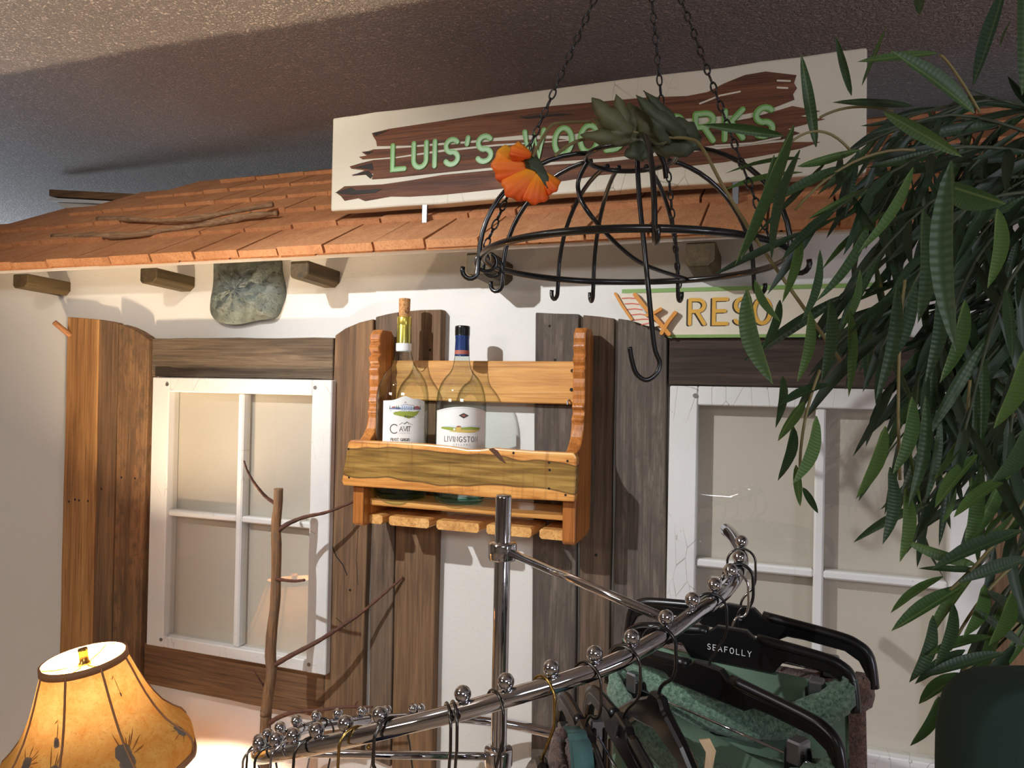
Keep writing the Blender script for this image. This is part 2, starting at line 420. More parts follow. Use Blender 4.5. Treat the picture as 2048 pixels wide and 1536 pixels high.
M['bottlebase'] = glass('thick_green_glass', (.62,.88,.80,1), (.22,.52,.42,1), 1.5, 1.0)
M['pane'] = glass('window_glass', (.955,.94,.91,1), (.8,.80,.76,1), 1.62, 1.8)
M['label'] = plain('paper_label', S(240,238,232), .6)
M['ink'] = plain('charcoal_ink', S(70,64,60), .6)
M['inkblue'] = plain('slate_blue_ink', S(110,130,170), .6)
M['inkred'] = plain('rust_ink', S(170,96,80), .6)
M['inkgreen'] = plain('leaf_green_ink', S(150,164,60), .6)
M['inkyellow'] = plain('straw_ink', S(216,186,96), .6)
M['inkgrey'] = plain('grey_ink', S(150,150,152), .6)
M['inksky'] = plain('pale_sky_ink', S(216,224,232), .6)
t = NT('cork'); v = t.coord((1,1,1), False); a = t.noise(v, 300, 3, .6)
t.set(Base_Color=t.ramp(a, [(.35, S(150,98,54)), (.55, S(206,152,96))]), Roughness=.85); t.bump(a, .0006, .5); M['cork'] = t.m
M['goldfoil'] = plain('gold_foil', S(206,184,84), .3, .75)
M['bluefoil'] = plain('navy_foil', S(34,58,110), .35, .3)
M['blackcap'] = plain('black_cap', S(20,20,20), .25)
# flower and leaves
t = NT('orange_petal'); tc = t.n('ShaderNodeTexCoord'); sp = t.n('ShaderNodeSeparateXYZ'); t.l(tc.outputs['Generated'], sp.inputs[0])
t.set(Base_Color=t.ramp(sp.outputs['Z'], [(.15, S(236,92,18)), (.55, S(244,128,22)), (.95, S(250,176,40))]), Roughness=.6); t.bump(t.noise(t.coord((1,1,1)), 90, 3), .001, .5); M['petal'] = t.m
M['olive'] = plain('olive_leaf', S(104,106,72), .6, var=.35, bscale=120)
M['olivedark'] = plain('grey_green_leaf', S(72,80,58), .6, var=.3, bscale=90)
M['stemtan'] = plain('tan_stem', S(124,112,70), .6)
def leafmat(name, a, b, vein):
    t = NT(name)
    tc = t.n('ShaderNodeTexCoord'); sp = t.n('ShaderNodeSeparateXYZ'); t.l(tc.outputs['Object'], sp.inputs[0])
    oi = t.n('ShaderNodeObjectInfo')
    base = t.mix(a, b, oi.outputs['Random'])
    ax = t.math('ABSOLUTE', sp.outputs['X'])
    base = t.mix(base, vein, t.ramp(ax, [(.0, (.7,.7,.7)), (.007, (0,0,0))]))
    wv = t.n('ShaderNodeTexWave', i_Scale=7.0, i_Distortion=.3); wv.bands_direction = 'Y'
    t.l(tc.outputs['Object'], wv.inputs['Vector'])
    base = t.mix(base, tuple(c*.75 for c in a[:3]) + (1,), t.math('MULTIPLY', wv.outputs['Fac'], .12))
    t.set(Base_Color=base, Roughness=.45); t.bump(wv.outputs['Fac'], .002, .12)
    tl = t.n('ShaderNodeBsdfTranslucent'); t.l(base, tl.inputs[0])
    mx = t.n('ShaderNodeMixShader', i_Fac=.22); t.l(t.b.outputs[0], mx.inputs[1]); t.l(tl.outputs[0], mx.inputs[2]); t.l(mx.outputs[0], t.out.inputs['Surface'])
    return t.m
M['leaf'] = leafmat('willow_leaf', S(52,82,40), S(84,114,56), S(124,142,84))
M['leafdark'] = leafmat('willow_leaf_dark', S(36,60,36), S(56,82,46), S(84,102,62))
# textiles
def terry(name, a, b, sc_=220):
    t = NT(name); v = t.coord((1,1,1)); n = t.noise(v, sc_, 4, .7)
    t.set(Base_Color=t.mix(a, b, t.ramp(n, [(.35, (0,0,0)), (.65, (1,1,1))])), Roughness=.95, Sheen_Weight=.3); t.bump(n, .006, .9); return t.m
M['terry'] = terry('green_terry', S(58,88,70), S(128,160,132))
M['terrybrown'] = terry('brown_terry', S(70,46,38), S(128,94,78))
M['satin'] = plain('sage_lining', S(130,158,134), .7, var=.25, bscale=30)
M['satindark'] = plain('dark_sage_lining', S(98,124,102), .75, var=.3, bscale=30)
M['darkgreen'] = plain('bottle_green_cloth', S(20,42,34), .9, bumps=.0006, bscale=500)
M['navy'] = plain('navy_cloth', S(22,26,52), .85)
M['teal'] = plain('teal_ribbed_strap', S(70,108,108), .8)
M['care'] = plain('beige_care_tag', S(206,176,136), .7, var=.15)
# lamp
t = NT('parchment_shade'); t.t.nodes.remove(t.b)
v = t.coord((1,1,1), False); n = t.noise(v, 26, 6, .7, .5); n2 = t.noise(t.coord((1,1,1), False), 260, 3, .6)
col = t.mix(t.ramp(n, [(.32, S(226,150,66)), (.68, S(244,192,108))]), S(166,98,44), t.ramp(n2, [(.55, (0,0,0)), (.72, (.45,.45,.45))]))
di = t.n('ShaderNodeBsdfDiffuse'); tl = t.n('ShaderNodeBsdfTranslucent'); t.l(col, di.inputs[0]); t.l(t.mix(col, (.0255, .027, .036, 1), 1.0, 'MULTIPLY'), tl.inputs[0])
mx = t.n('ShaderNodeMixShader', i_Fac=.34); t.l(di.outputs[0], mx.inputs[1]); t.l(tl.outputs[0], mx.inputs[2]); t.l(mx.outputs[0], t.out.inputs['Surface']); M['shade'] = t.m
M['trim'] = plain('shade_trim_tape', S(150,108,74), .7, bumps=.0006, bscale=400)
t = NT('pressed_flower_grey'); t.t.nodes.remove(t.b); di = t.n('ShaderNodeBsdfDiffuse', i_Color=S(150,138,128)); tr = t.n('ShaderNodeBsdfTransparent', i_Color=(.34,.36,.42,1)); mx = t.n('ShaderNodeMixShader', i_Fac=.5)
t.l(di.outputs[0], mx.inputs[1]); t.l(tr.outputs[0], mx.inputs[2]); t.l(mx.outputs[0], t.out.inputs['Surface']); M['pressed'] = t.m
M['pressedleaf'] = plain('pressed_leaf_brown', S(150,96,40), .8)
t = NT('bulb_glow'); t.t.nodes.remove(t.b); em = t.n('ShaderNodeEmission', i_Color=(1, .79, .54, 1), i_Strength=1750.0); t.l(em.outputs[0], t.out.inputs['Surface']); M['bulb'] = t.m

# ------------------------------------------------------------------ setting
def structure(mb, name, mat, **k): o = mb.build(name, mat, **k); o['kind'] = 'structure'; return o
ZC = E + .795
EAVE_Y, EAVE_Z = -.14, E + .262
mb = MB(); mb.box((-5.0, -5.2, -.1), (3.2, 3.1, 0)); structure(mb, 'floor', M['floor'])
mb = MB(); mb.box((-5.0, -5.2, ZC), (3.2, 3.1, ZC + .1)); structure(mb, 'ceiling', M['ceiling'])
mb = MB(); mb.box((-5.0, 0, 0), (3.2, .10, E + .32)); structure(mb, 'wall_front', M['wall'])
mb = MB(); mb.box((-5.0, 3.0, 0), (3.2, 3.1, ZC)); structure(mb, 'wall_back', M['wall'])
mb = MB(); mb.box((-5.1, -5.2, 0), (-5.0, 3.1, ZC)); structure(mb, 'wall_left', M['room'])
mb = MB(); mb.box((3.2, -5.2, 0), (3.3, 3.1, ZC)); structure(mb, 'wall_right', M['room'])
mb = MB(); mb.box((-5.0, -5.3, 0), (3.2, -5.2, ZC)); structure(mb, 'wall_rear', M['room'])

# old sash windows screwed onto the wall
def sash(name, x0, x1, z0, z1):
    yf, yb = -.036, -.001
    root = empty(name, ((x0+x1)/2, 0, z0)); root['kind'] = 'structure'
    ws, wt, wb = .050, .034, .026
    for a, b in ((x0, x0+ws), (x1-ws, x1)):
        m = MB(); m.box((a, yf, z0), (b, yb, z1)); m.build('stile', M['sash'], root, bevel=.002)
    m = MB(); m.box((x0+ws, yf+.001, z1-wt), (x1-ws, yb, z1)); m.build('rail', M['sash'], root, bevel=.002)
    m = MB(); m.box((x0+ws, yf+.001, z0), (x1-ws, yb, z0+wb)); m.build('rail', M['sash'], root, bevel=.002)
    xm = (x0+x1)/2 + .005; zm = z0 + (z1-z0)*.497
    m = MB(); m.box((xm-.008, yf+.006, z0+wb), (xm+.008, yb-.002, z1-wt)); m.build('muntin', M['sash'], root, bevel=.003)
    for a, b in ((x0+ws, xm-.008), (xm+.008, x1-ws)):
        m = MB(); m.box((a, yf+.007, zm-.007), (b, yb-.002, zm+.007)); m.build('muntin', M['sash'], root, bevel=.003)
        for c, d in ((z0+wb, zm-.007), (zm+.007, z1-wt)):
            m = MB(); m.box((a-.003, -.018, c-.003), (b+.003, -.0155, d+.003)); m.build('glass_pane', M['pane'], root)
    for a in (x0+.045, x1-.042):
        for z in (z1-.017, z0+.018):
            m = MB(); m.tube([(a, yf+.001, z), (a, yf-.0015, z)], .0042, 10); m.build('screw', M['screw'], root)
    return root
SZ1, SZ0 = PZ(480, 757, -.036), PZ(290, 1289, -.036)
SX0, SX1 = PX(305, 760, -.036), PX(664, 760, -.036)
sash('window_1', SX0, SX1, SZ0, SZ1)
TX0 = PX(1340, 776, -.036); TX1 = TX0 + (SX1 - SX0) + .006
sash('window_2', TX0, TX1, SZ0, SZ1)

# ------------------------------------------------------------------ shutters and boards on the wall
ZB = PZ(744, 1524, -.02)                    # lower ends of the planks
def plank(parent, top, xb0, yb, xb1, Yf, mat, name='plank'):
    """top: pixels left->right along the upper end; lower corners at pixel row yb, run down to ZB"""
    fr = [P(x, y, Yf) for x, y in top]
    l, r = P(xb0, yb, Yf), P(xb1, yb, Yf)
    def ext(a, b):
        k = (ZB - a.z) / (b.z - a.z); return a.lerp(b, k)
    L0, R0 = ext(fr[0], l), ext(fr[-1], r)
    n = 9
    right = [fr[-1].lerp(R0, i/n) for i in range(1, n+1)]; left = [L0.lerp(fr[0], i/n) for i in range(n)]
    for q in right[:-1] + left[1:]: q.x += rnd.uniform(-.0009, .0009)
    pts = fr + right + left
    for q in (right[-1], left[0]): q.z += rnd.uniform(-.006, .006)
    m = MB(); m.prism(pts, [Vector((p.x, -.0008, p.z)) for p in pts])
    return m.build(name, mat, parent, bevel=.0016)
s1 = empty('shutter', P(200, 640, 0), 'plank shutter with tan, brown and flaky boards at the far left', 'shutter', None)
plank(s1, [(135,634),(165,636),(197,639)], 119, 1290, 184, -.022, M['tan'])
plank(s1, [(198,639),(218,642),(236,646)], 185, 1290, 222, -.018, M['brown'])
plank(s1, [(238,648),(255,653),(272,661),(288,671),(298,680)], 224, 1290, 281, -.030, M['flaky'])
s2 = empty('shutter', P(780, 640, 0), 'brown plank shutter behind the left side of the bottle rack', 'shutter')
plank(s2, [(670,671),(690,657),(718,645),(746,638)], 646, 1420, 724, -.020, M['brown'])
plank(s2, [(751,634),(775,628),(797,624)], 741, 1180, 787, -.016, M['greybrown'])
plank(s2, [(798,624),(840,620),(883,619)], 789, 1180, 871, -.024, M['brown'])
s3 = empty('shutter', P(1200, 640, 0), 'weathered grey plank shutter between bottle rack and right window', 'shutter')
plank(s3, [(1071,625),(1110,627),(1157,628)], 1062, 1480, 1148, -.020, M['grey'])
plank(s3, [(1166,630),(1200,633),(1229,637)], 1160, 1180, 1221, -.016, M['greybrown'])
plank(s3, [(1236,637),(1262,641),(1290,650),(1313,660),(1334,672)], 1228, 1184, 1330, -.024, M['grey'])
s4 = empty('shutter', P(2020, 700, 0), 'dark brown plank shutter at far right behind the leaves', 'shutter')
plank(s4, [(1990,690),(2010,672),(2035,660),(2060,652)], 1982, 1340, 2052, -.022, M['brown'])
plank(s4, [(2064,650),(2095,642),(2130,640)], 2056, 1340, 2120, -.018, M['greybrown'])
def wallboard(name, x0, x1, z0, z1, Yf, mat, label, cat):
    n = 10; w = lambda: rnd.uniform(-.0012, .0012)
    pts = [(x0 + (x1-x0)*i/n, z1 + w()) for i in range(n+1)] + [(x1 - (x1-x0)*i/n, z0 + w()) for i in range(n+1)]
    m = MB(); m.prism([Vector((x, Yf, z)) for x, z in pts], [Vector((x, -.0008, z)) for x, z in pts])
    o = m.build(name, mat, bevel=.0016); tag(o, label, cat); return o
wallboard('lintel_board', PX(304, 700, -.022), PX(666, 700, -.022), SZ1 + .0015, PZ(480, 676, -.022), -.022, M['lintel'], 'grey-brown barn board lintel above the left sash window', 'board')
wallboard('lintel_board', PX(1338, 720, -.022), TX1 - .002, SZ1 + .0015, PZ(1345, 677, -.022), -.022, M['darklintel'], 'dark barn board lintel above the right sash window, under small sign', 'board')
wallboard('sill_board', PX(288, 1300, -.02), PX(647, 1400, -.02), PZ(303, 1370, -.02), SZ0 - .0015, -.02, M['sill'], 'brown barn board below the left sash window', 'board')
for par, spots, Yn in ((s1, ((138,1003,-.0222),(150,999,-.0222),(158,1001,-.0222),(176,1002,-.0222),(203,978,-.0182),(243,955,-.0302),(270,957,-.0302)), 0), (s3, ((1099,652,-.0202),(1110,720,-.0202),(1290,760,-.0242),(1192,1110,-.0162)), 0), (s2, ((700,1180,-.0202),(860,700,-.0242)), 0)):
    for x, y, Yn in spots:
        q = P(x, y, Yn); m = MB(); m.tube([q, q + Vector((0, -.0003, 0))], .0028, 8); m.build('nail_hole', M['nail'], par)
for path, w in ((((653,1062),(664,1092),(672,1112),(686,1130),(694,1150)), .0024), (((672,1236),(684,1246),(692,1256)), .0012), (((716,1060),(712,1120),(716,1170)), .0010)):
    m = MB(); ribbon(m, [(P(x, y, -.0203).x, P(x, y, -.0203).z) for x, y in path], w, lambda u, v, h: Vector((u, -.0201 - h, v)), .0002); m.build('crack', M['nail'], s2)
# ------------------------------------------------------------------ peg
a = P(141, 671, -.021); b = P(108, 644, -.055)
m = MB(); m.tube([a, b], .0068, 12); o = m.build('peg', M['peg'], bevel=.001); tag(o, 'round wooden peg sticking out of the left shutter', 'peg')

# ------------------------------------------------------------------ shingle roof
AL = math.radians(29.5); UD = Vector((0, math.cos(AL), math.sin(AL))); UN = Vector((0, -math.sin(AL), math.cos(AL)))
def RP(x, s, h=0): return Vector((x, EAVE_Y, EAVE_Z)) + UD * s + UN * h
roof = empty('shingle_roof', (-.5, EAVE_Y, EAVE_Z), 'mock roof of orange cedar shingles with olive rafter tails', 'roof')
def roofx(px, py):                          # where a pixel meets the roof plane
    d = ray(px, py); tn = math.tan(AL); k = (EAVE_Z + (CAM.y - EAVE_Y)*tn - CAM.z) / (d.z - d.y*tn); return CAM + d*k
XR = 1.5
def hip(s): return -2.62 + 1.38 * (s * math.cos(AL))
m = MB()
m.prism([RP(hip(0)+.02, .010, -.001), RP(XR, .010, -.001), RP(XR, .86, -.001), RP(hip(.86)+.02, .86, -.001)],
        [RP(hip(0)+.02, .010, -.009), RP(XR, .010, -.009), RP(XR, .86, -.009), RP(hip(.86)+.02, .86, -.009)])
m.build('roof_deck', M['deck'], roof)
COURSES = [(.002, .10, .008), (-.004, .30, .017), (.165, .30, .017), (.318, .30, .017), (.462, .30, .017), (.608, .28, .017), (.752, .14, .017)]
for ci, (s0, ln, th) in enumerate(COURSES):
    x = hip(max(s0, 0)) + rnd.uniform(0, .03)
    while x < XR:
        w = rnd.uniform(.075, .15)
        if ci == 1: w = rnd.uniform(.085, .125)
        ds = rnd.uniform(-.003, .003)
        g = .0022
        lift = .012 if ci else 0.0
        s1_ = min(s0 + ln, .86)
        a = [RP(x+g, s0+ds, lift*.5), RP(x+w-g, s0+ds, lift*.5), RP(x+w-g, s1_, 0), RP(x+g, s1_, 0)]
        tp = th * rnd.uniform(.85, 1.1)
        bq = [a[0] + UN*tp, a[1] + UN*tp*rnd.uniform(.92, 1.05), a[2] + UN*.004, a[3] + UN*.004]
        mm = MB(); mm.prism(bq, a); mm.build('shingle', M['shingle'], roof)
        x += w
# rafter tails
for (px0, px1, py, hgt, wd_) in ((28, 60, 552, .034, .050), (282, 302, 535, .034, .048), (582, 611, 532, .036, .045), (934, 963, 512, .042, .052), (1372, 1396, 498, .042, .05)):
    x0 = P(px0, py, -.115).x; x1 = x0 + wd_; zt = EAVE_Z - .004; y0 = -.118
    zb = zt - hgt
    m = MB()
    pr = [(x0, zt), (x1, zt), (x1, zb+.010), (x1-.012, zb), (x0+.006, zb), (x0, zb+.006)]
    m.prism([Vector((x, y0, z)) for x, z in pr], [Vector((x, .0, z - .004)) for x, z in pr])
    m.build('rafter_tail', M['rafter'], roof, bevel=.002)

# driftwood on the roof
dr = empty('driftwood_branch', roofx(440, 470), 'forked grey-brown driftwood stick lying on the roof shingles', 'branch')
def rp2(px, py, h=.022): q = roofx(px, py); return q + UN*h
m = MB(); pts = smooth_path([rp2(112,488), rp2(190,490,.024), rp2(270,488), rp2(360,478,.026), rp2(440,466,.026), rp2(500,456,.028), rp2(562,451,.03)], 5)
m.tube(pts, [.0062 + .0035*math.sin(i*.21)**2 + .0016*math.sin(i*1.7) for i in range(len(pts))], 9); m.build('stick', M['twig'], dr, smooth=True)
m = MB(); pts = smooth_path([rp2(203,455,.024), rp2(260,456,.024), rp2(330,463,.028), rp2(400,462,.032), rp2(450,455,.034), rp2(555,441,.04)], 5)
m.tube(pts, [.0072 + .002*math.sin(i*.5) for i in range(len(pts))], 9); m.build('stick', M['twig'], dr, smooth=True)

# box behind the hip of the roof: brown bar over a white recessed board
YB_ = .72
vb = empty('trim_1', P(200, 400, YB_)); vb['kind'] = 'structure'
def bar(mb, p0, p1, hz, hy): 
    d = (p1 - p0); c = (p0+p1)/2; mb.obox(c, d/2, Vector((0, hy, 0)), Vector((0, 0, hz)))
m = MB(); bar(m, P(107,388,YB_), P(360,402,YB_), .0135, .02); m.build('top_bar', M['sill'], vb, bevel=.002)
m = MB(); bar(m, P(108,401,YB_), P(360,415,YB_), .0055, .022); m.build('white_edge', M['sash'], vb)
m = MB()
fr = [P(112,405,YB_), P(360,418,YB_), P(360,470,YB_), P(185,452,YB_)]
m.prism(fr, [q + Vector((.0, .02, 0)) for q in fr]); m.build('white_panel', M['deck'], vb)
m = MB(); fr = [P(165,413,YB_), P(360,424,YB_), P(360,432,YB_), P(172,420,YB_)]; m.prism([q + Vector((0,-.012,0)) for q in fr], fr); m.build('ledge', M['sash'], vb)

# ------------------------------------------------------------------ stone
def pebble(poly, Yb, depth, rings=9, nz=.004):
    base = [P(x, y, Yb) for x, y in poly]; base = smooth_path(base + [base[0]], 5)[:-1]
    c = sum(base, Vector()) / len(base); m = MB(); vs = []; fs = []; n = len(base)
    for k in range(rings):
        f = 1 - k/rings
        h = depth * (1 - f**2.6)**.6 if k else 0
        for i, q in enumerate(base):
            e = c + (q - c)*(f if k != 1 else .985)
            hh = h if k != 1 else depth*.42
            vs.append(Vector((e.x, Yb - hh - (nz*math.sin(q.x*90+k)*math.cos(q.z*70+k*1.3) + rnd.uniform(-nz, nz)*.4 if k > 1 else 0), e.z)))
    vs.append(Vector((c.x, Yb - depth, c.z)))
    for k in range(rings-1):
        for i in range(n): fs.append((k*n+i, k*n+(i+1) % n, (k+1)*n+(i+1) % n, (k+1)*n+i))
    for i in range(n): fs.append(((rings-1)*n+i, (rings-1)*n+(i+1) % n, rings*n))
    fs.append(tuple(range(n-1, -1, -1)))
    m.add(vs, fs); return m
m = pebble([(439,520),(470,516),(520,515),(560,516),(566,545),(573,583),(566,612),(553,636),(518,642),(480,650),(448,646),(433,628),(433,600),(438,570)], -.001, .05, nz=.008)
o = m.build('stone', M['stone'], smooth=True); tag(o, 'grey sculpted stone slab fixed on the wall under the eave', 'stone')

# ------------------------------------------------------------------ big wooden sign
SY = -.024
def c2(x, y): return (600 + x/2.926, 80 + y/2.926)
def c3(x, y): return (1200 + x/2.415, 80 + y/2.415)
sg = empty('wooden_sign', P(1150, 280, SY), 'cream painted sign board with green lettering over dark brown grain, standing on the roof', 'sign')
zbt = PZ(668, 422, SY); xr = PX(1737, 97, SY)
top = [(665,236),(692,232),(716,229),(750,223),(791,219),(839,213),(884,207),(942,200),(1000,191),(1078,180),(1160,169),(1240,158),(1330,147),(1448,134),(1520,122),(1597,113),(1670,102),(1735,94)]
tp = [P(x, y, SY) for x, y in top]
bt = [Vector((xr + (tp[0].x - xr)*i/12, SY, zbt + (rnd.uniform(-.002, .002) if 0 < i < 12 else 0))) for i in range(13)]
m = MB(); pts = tp + bt; m.prism(pts, [Vector((p.x, SY + .034, p.z)) for p in pts]); m.build('board', M['cream'], sg, bevel=.004, seg=2)
A = [c2(*q) for q in ((420,545),(520,520),(850,470),(1100,430),(1450,388),(2040,335))] + [(1374,192),(1415,184),(1448,167),(1490,150),(1531,143),(1593,150),(1588,166),(1594,176),(1586,188),(1589,199),(1548,215),(1490,228),(1428,233),(1357,238),(1280,247),(1200,256)] + [c2(*q) for q in ((1560,560),(1300,555),(1130,572),(980,590),(830,600),(650,616),(450,620),(445,590),(432,570))]
B = [c2(*q) for q in ((360,655),(400,650),(430,640),(560,634),(820,616),(1130,592),(1500,575),(1560,583),(1330,598),(1150,608),(830,640),(560,682),(440,692),(365,698),(345,684),(390,676))]
Cc = [c2(*q) for q in ((290,740),(350,722),(430,702),(560,692),(830,655),(1140,622),(1500,596),(1760,570))] + [(1280,262),(1357,254),(1432,249),(1500,236),(1548,223),(1585,212),(1640,222),(1600,232),(1650,238),(1575,258),(1600,266),(1564,279),(1448,288),(1303,305)] + [c2(*q) for q in ((1800,690),(1500,710),(1120,745),(830,775),(520,808),(420,815),(430,780),(400,786),(305,794),(380,762),(300,752))]
Dd = [c2(*q) for q in ((210,892),(260,856),(370,850),(480,845),(640,822),(830,790),(1120,762),(1500,728),(1800,712))] + [(1303,313),(1448,297),(1560,284),(1640,284),(1600,297),(1520,312),(1448,324),(1300,340),(1200,350)] + [c2(*q) for q in ((1500,830),(1150,872),(830,905),(640,916),(530,915),(380,942),(340,925),(260,940),(240,915))]
for poly in (A, B, Cc, Dd):
    m = MB(); pxprism(m, poly, SY - .0014, SY - .0001); m.build('wood_streak', M['signwood'], sg)
for poly in ([(205,892),(300,862),(330,880),(480,870),(440,895),(300,905),(240,900)], [(320,745),(420,720),(430,760),(350,750)], [(300,790),(400,765),(425,790),(410,810),(380,785)], [(370,655),(430,650),(400,668)], [(425,545),(520,528),(440,560)], [(1280,450),(1400,440),(1520,430),(1600,436),(1480,446),(1330,462)]):
    m = MB(); pxprism(m, [c2(*q) for q in poly], SY - .0022, SY - .0012); m.build('dark_groove', M['signhole'], sg)
for path in ([(1400,208),(1440,192),(1480,184)], [(1555,162),(1580,163)], [(1555,176),(1575,177)], [(1430,292),(1500,288),(1560,276)]):
    m = MB(); ribbon(m, [(P(x,y,SY).x, P(x,y,SY).z) for x, y in path], .003, lambda u, v, h: Vector((u, SY - .0016 - h, v)), .0006); m.build('white_crack', M['cream'], sg)
LZ0 = PZ(790, 340, SY); LH = PZ(790, 292, SY) - LZ0
for ch, a, b in (('L',787,811),('U',829,854),('I',871,872),('S',892,918),("'",934,938),('S',956,984),('W',1050,1088),('O',1110,1144),('O',1161,1196),('D',1213,1248),('W',1264,1306),('O',1334,1368),('R',1390,1426),('K',1449,1485),('S',1509,1545)):
    x0, x1 = PX(a, 300, SY), PX(b, 300, SY)
    gw, st = glyph(ch); k = (x1-x0)/gw if gw else 1
    m = MB()
    for si, s_ in enumerate(st):
        pth = [(x0 + u*k, LZ0 + v*LH) for u, v in s_]
        ribbon(m, pth, .0108, lambda u, v, h: Vector((u, SY - .0012 - h - si*.0003, v)), .0022, 0)
        ribbon(m, [(u + .0013, v - .0012) for u, v in pth], .0064, lambda u, v, h: Vector((u, SY - .0042 - h - si*.0003, v)), .0002, 1)  # pale strip shifted down-right, leaving more painted wall shade at upper left
    m.build('letter', [M['greenletter'], M['greeninner']], sg)
for px in (848, 1470):
    q = roofx(px, 438 if px == 848 else 372); x = PX(px, 425, SY)
    m = MB(); m.box((x-.006, SY+.002, zbt-.045), (x+.006, SY+.008, zbt+.002)); m.box((x-.006, SY-.014, zbt-.047), (x+.006, SY+.008, zbt-.044)); m.build('bracket', M['steel'], sg, bevel=.001)

# ------------------------------------------------------------------ small sign with deck chair
RY = -.030
def c4(x, y): return (1180 + x/2.36, 540 + y/2.36)
rs = empty('small_sign', P(1500, 620, RY), 'cream sign with green borders, yellow letters and a striped deck chair, above right window', 'sign')
zt, zb_ = PZ(1300, 578, RY), PZ(1339, 675, RY) - .0
x0, x1 = PX(1290, 600, RY), PX(1790, 600, RY)
xl = PX(1244, 582, RY)
outl = [Vector((xl, RY, zt)), Vector((x1, RY, zt)), Vector((x1, RY, zb_)), Vector((PX(1336,675,RY), RY, zb_)), Vector((PX(1322,662,RY), RY, PZ(1322,662,RY)))]
m = MB(); m.prism(outl, [Vector((p.x, -.0235, p.z)) for p in outl]); m.build('board', M['signcream'], rs)
m = MB(); m.box((xl, RY-.0012, zt-.0068), (x1, RY-.0001, zt+.0006)); m.build('border', M['signgreen'], rs)
m = MB(); m.box((PX(1336,675,RY), RY-.0012, zb_-.0006), (x1, RY-.0001, zb_+.005)); m.build('border', M['signgreen'], rs)
fl = lambda u, v, h: Vector((u, RY - .0002 - h, v))
def pw(pts, Y): return [(P(x, y, Y).x, P(x, y, Y).z) for x, y in pts]
rz0 = PZ(1376, 648, RY); rh = PZ(1376, 600, RY) - rz0
for ch, a, b in (('R',1380,1409),('E',1428,1454),('S',1470,1496),('O',1509,1541)):
    xa, xb = PX(a, 620, RY), PX(b, 620, RY); gw, st = glyph(ch); k = (xb-xa)/gw
    m = MB()
    for si, s_ in enumerate(st):
        pth = [(xa + u*k, rz0 + v*rh) for u, v in s_]
        ribbon(m, [(u - .0030, v - .0012) for u, v in pth], .0066, lambda u, v, h: fl(u, v, h + si*.0001), .0004, 1)
        ribbon(m, pth, .0066, lambda u, v, h: Vector((u, RY - .0010 - h - si*.0003, v)), .0008, 0)
    m.build('letter', [M['signyellow'], M['signblack']], rs)
chair = empty('deck_chair_emblem', Vector((0,0,0)) + P(1290, 620, RY) - rs.location); chair.parent = rs
CY = RY - .010
m = MB(); pxprism(m, [c4(*q) for q in ((132,116),(208,108),(240,160),(268,212),(300,240),(330,262),(302,268),(262,262),(205,240),(160,170))], CY + .003, RY - .0002); m.build('canvas', M['signcream'], chair)
for pth in ([(152,134),(185,132),(214,134)], [(166,160),(200,158),(230,162)], [(176,186),(215,183),(248,188)], [(196,212),(235,208),(262,212)], [(210,236),(250,232),(280,232)], [(245,258),(275,252),(300,246)]):
    m = MB(); ribbon(m, pw([c4(*q) for q in pth], CY+.003), .0022, lambda u, v, h: Vector((u, CY + .0028 - h, v)), .0005); m.build('stripe', M['signred'], chair)
m = MB(); ribbon(m, pw([c4(*q) for q in ((222,128),(238,165),(262,205),(296,238))], CY), .003, lambda u, v, h: Vector((u, CY + .0026 - h, v)), .0005); m.build('canvas_edge', M['signblue'], chair)
for bi, (pth, w) in enumerate((([(120,112),(150,165),(196,232)], .0052), ([(212,116),(262,180),(310,228),(345,270),(372,302)], .0075), ([(402,202),(368,245),(338,298)], .0068), ([(268,214),(300,205),(334,184)], .0058))):
    m = MB(); ribbon(m, pw([c4(*q) for q in pth], CY), w, lambda u, v, h: Vector((u, RY - .0006 - h - bi*.0005, v)), .011); m.build('frame_bar', M['signorange'], chair)

# ------------------------------------------------------------------ wine rack
wr = empty('wine_rack', Vector((-.57, -.09, E - .28)), 'honey coloured pallet wood bottle rack with live edge front board', 'rack')
YBk = -.0245
rx0, rx1 = P(705, 1040, -.135).x, P(1150, 1080, -.135).x
zlo_l = PZ(706, 1050, -.135); zlo = (zlo_l + PZ(1150, 1094, -.135))/2
ztop = (PZ(744, 656, -.085) + PZ(1160, 657, -.088))/2
zfb = PZ(700, 880, -.155)                  # top of the front board
TH = .024
def sidepanel(x0):
    yz = [(YBk, zlo+.012), (YBk, ztop-.012), (YBk-.012, ztop)]
    n = 22; zt2 = ztop; zb2 = zfb + .045
    yz += [(-.074, ztop), (-.084, ztop-.010)]
    for i in range(n):
        z = ztop - .02 - (ztop-.02-zb2)*i/(n-1)
        y = -.087 + .0030*math.sin(i*2.1) + rnd.uniform(-.002, .0016) + (.0045 if i in (4, 7, 11, 14, 15, 18) else 0)
        yz.append((y, z))
    yz += [(-.089, zfb+.032), (-.094, zfb+.02), (-.104, zfb+.008), (-.118, zfb-.002), (-.136, zfb-.006), (-.136, zlo+.006), (-.130, zlo), (YBk-.03, zlo+.004)]
    m = MB(); m.prism([Vector((x0, y, z)) for y, z in yz], [Vector((x0+TH, y, z)) for y, z in yz])
    return m.build('side_panel', M['honeyZ'], wr, bevel=.003, seg=2)
sidepanel(rx0); sidepanel(rx1 - TH)
xi0, xi1 = rx0 + TH + .0003, rx1 - TH - .0003
fb = [(700,880),(760,883),(850,888),(900,893),(935,899),(960,899),(985,896),(1010,898),(1060,902),(1148,906),(1153,916),(1152,960),(1149,1004),(1080,1000),(1010,997),(960,994),(900,988),(860,984),(790,978),(730,974),(686,971),(683,962),(690,920),(696,885)]
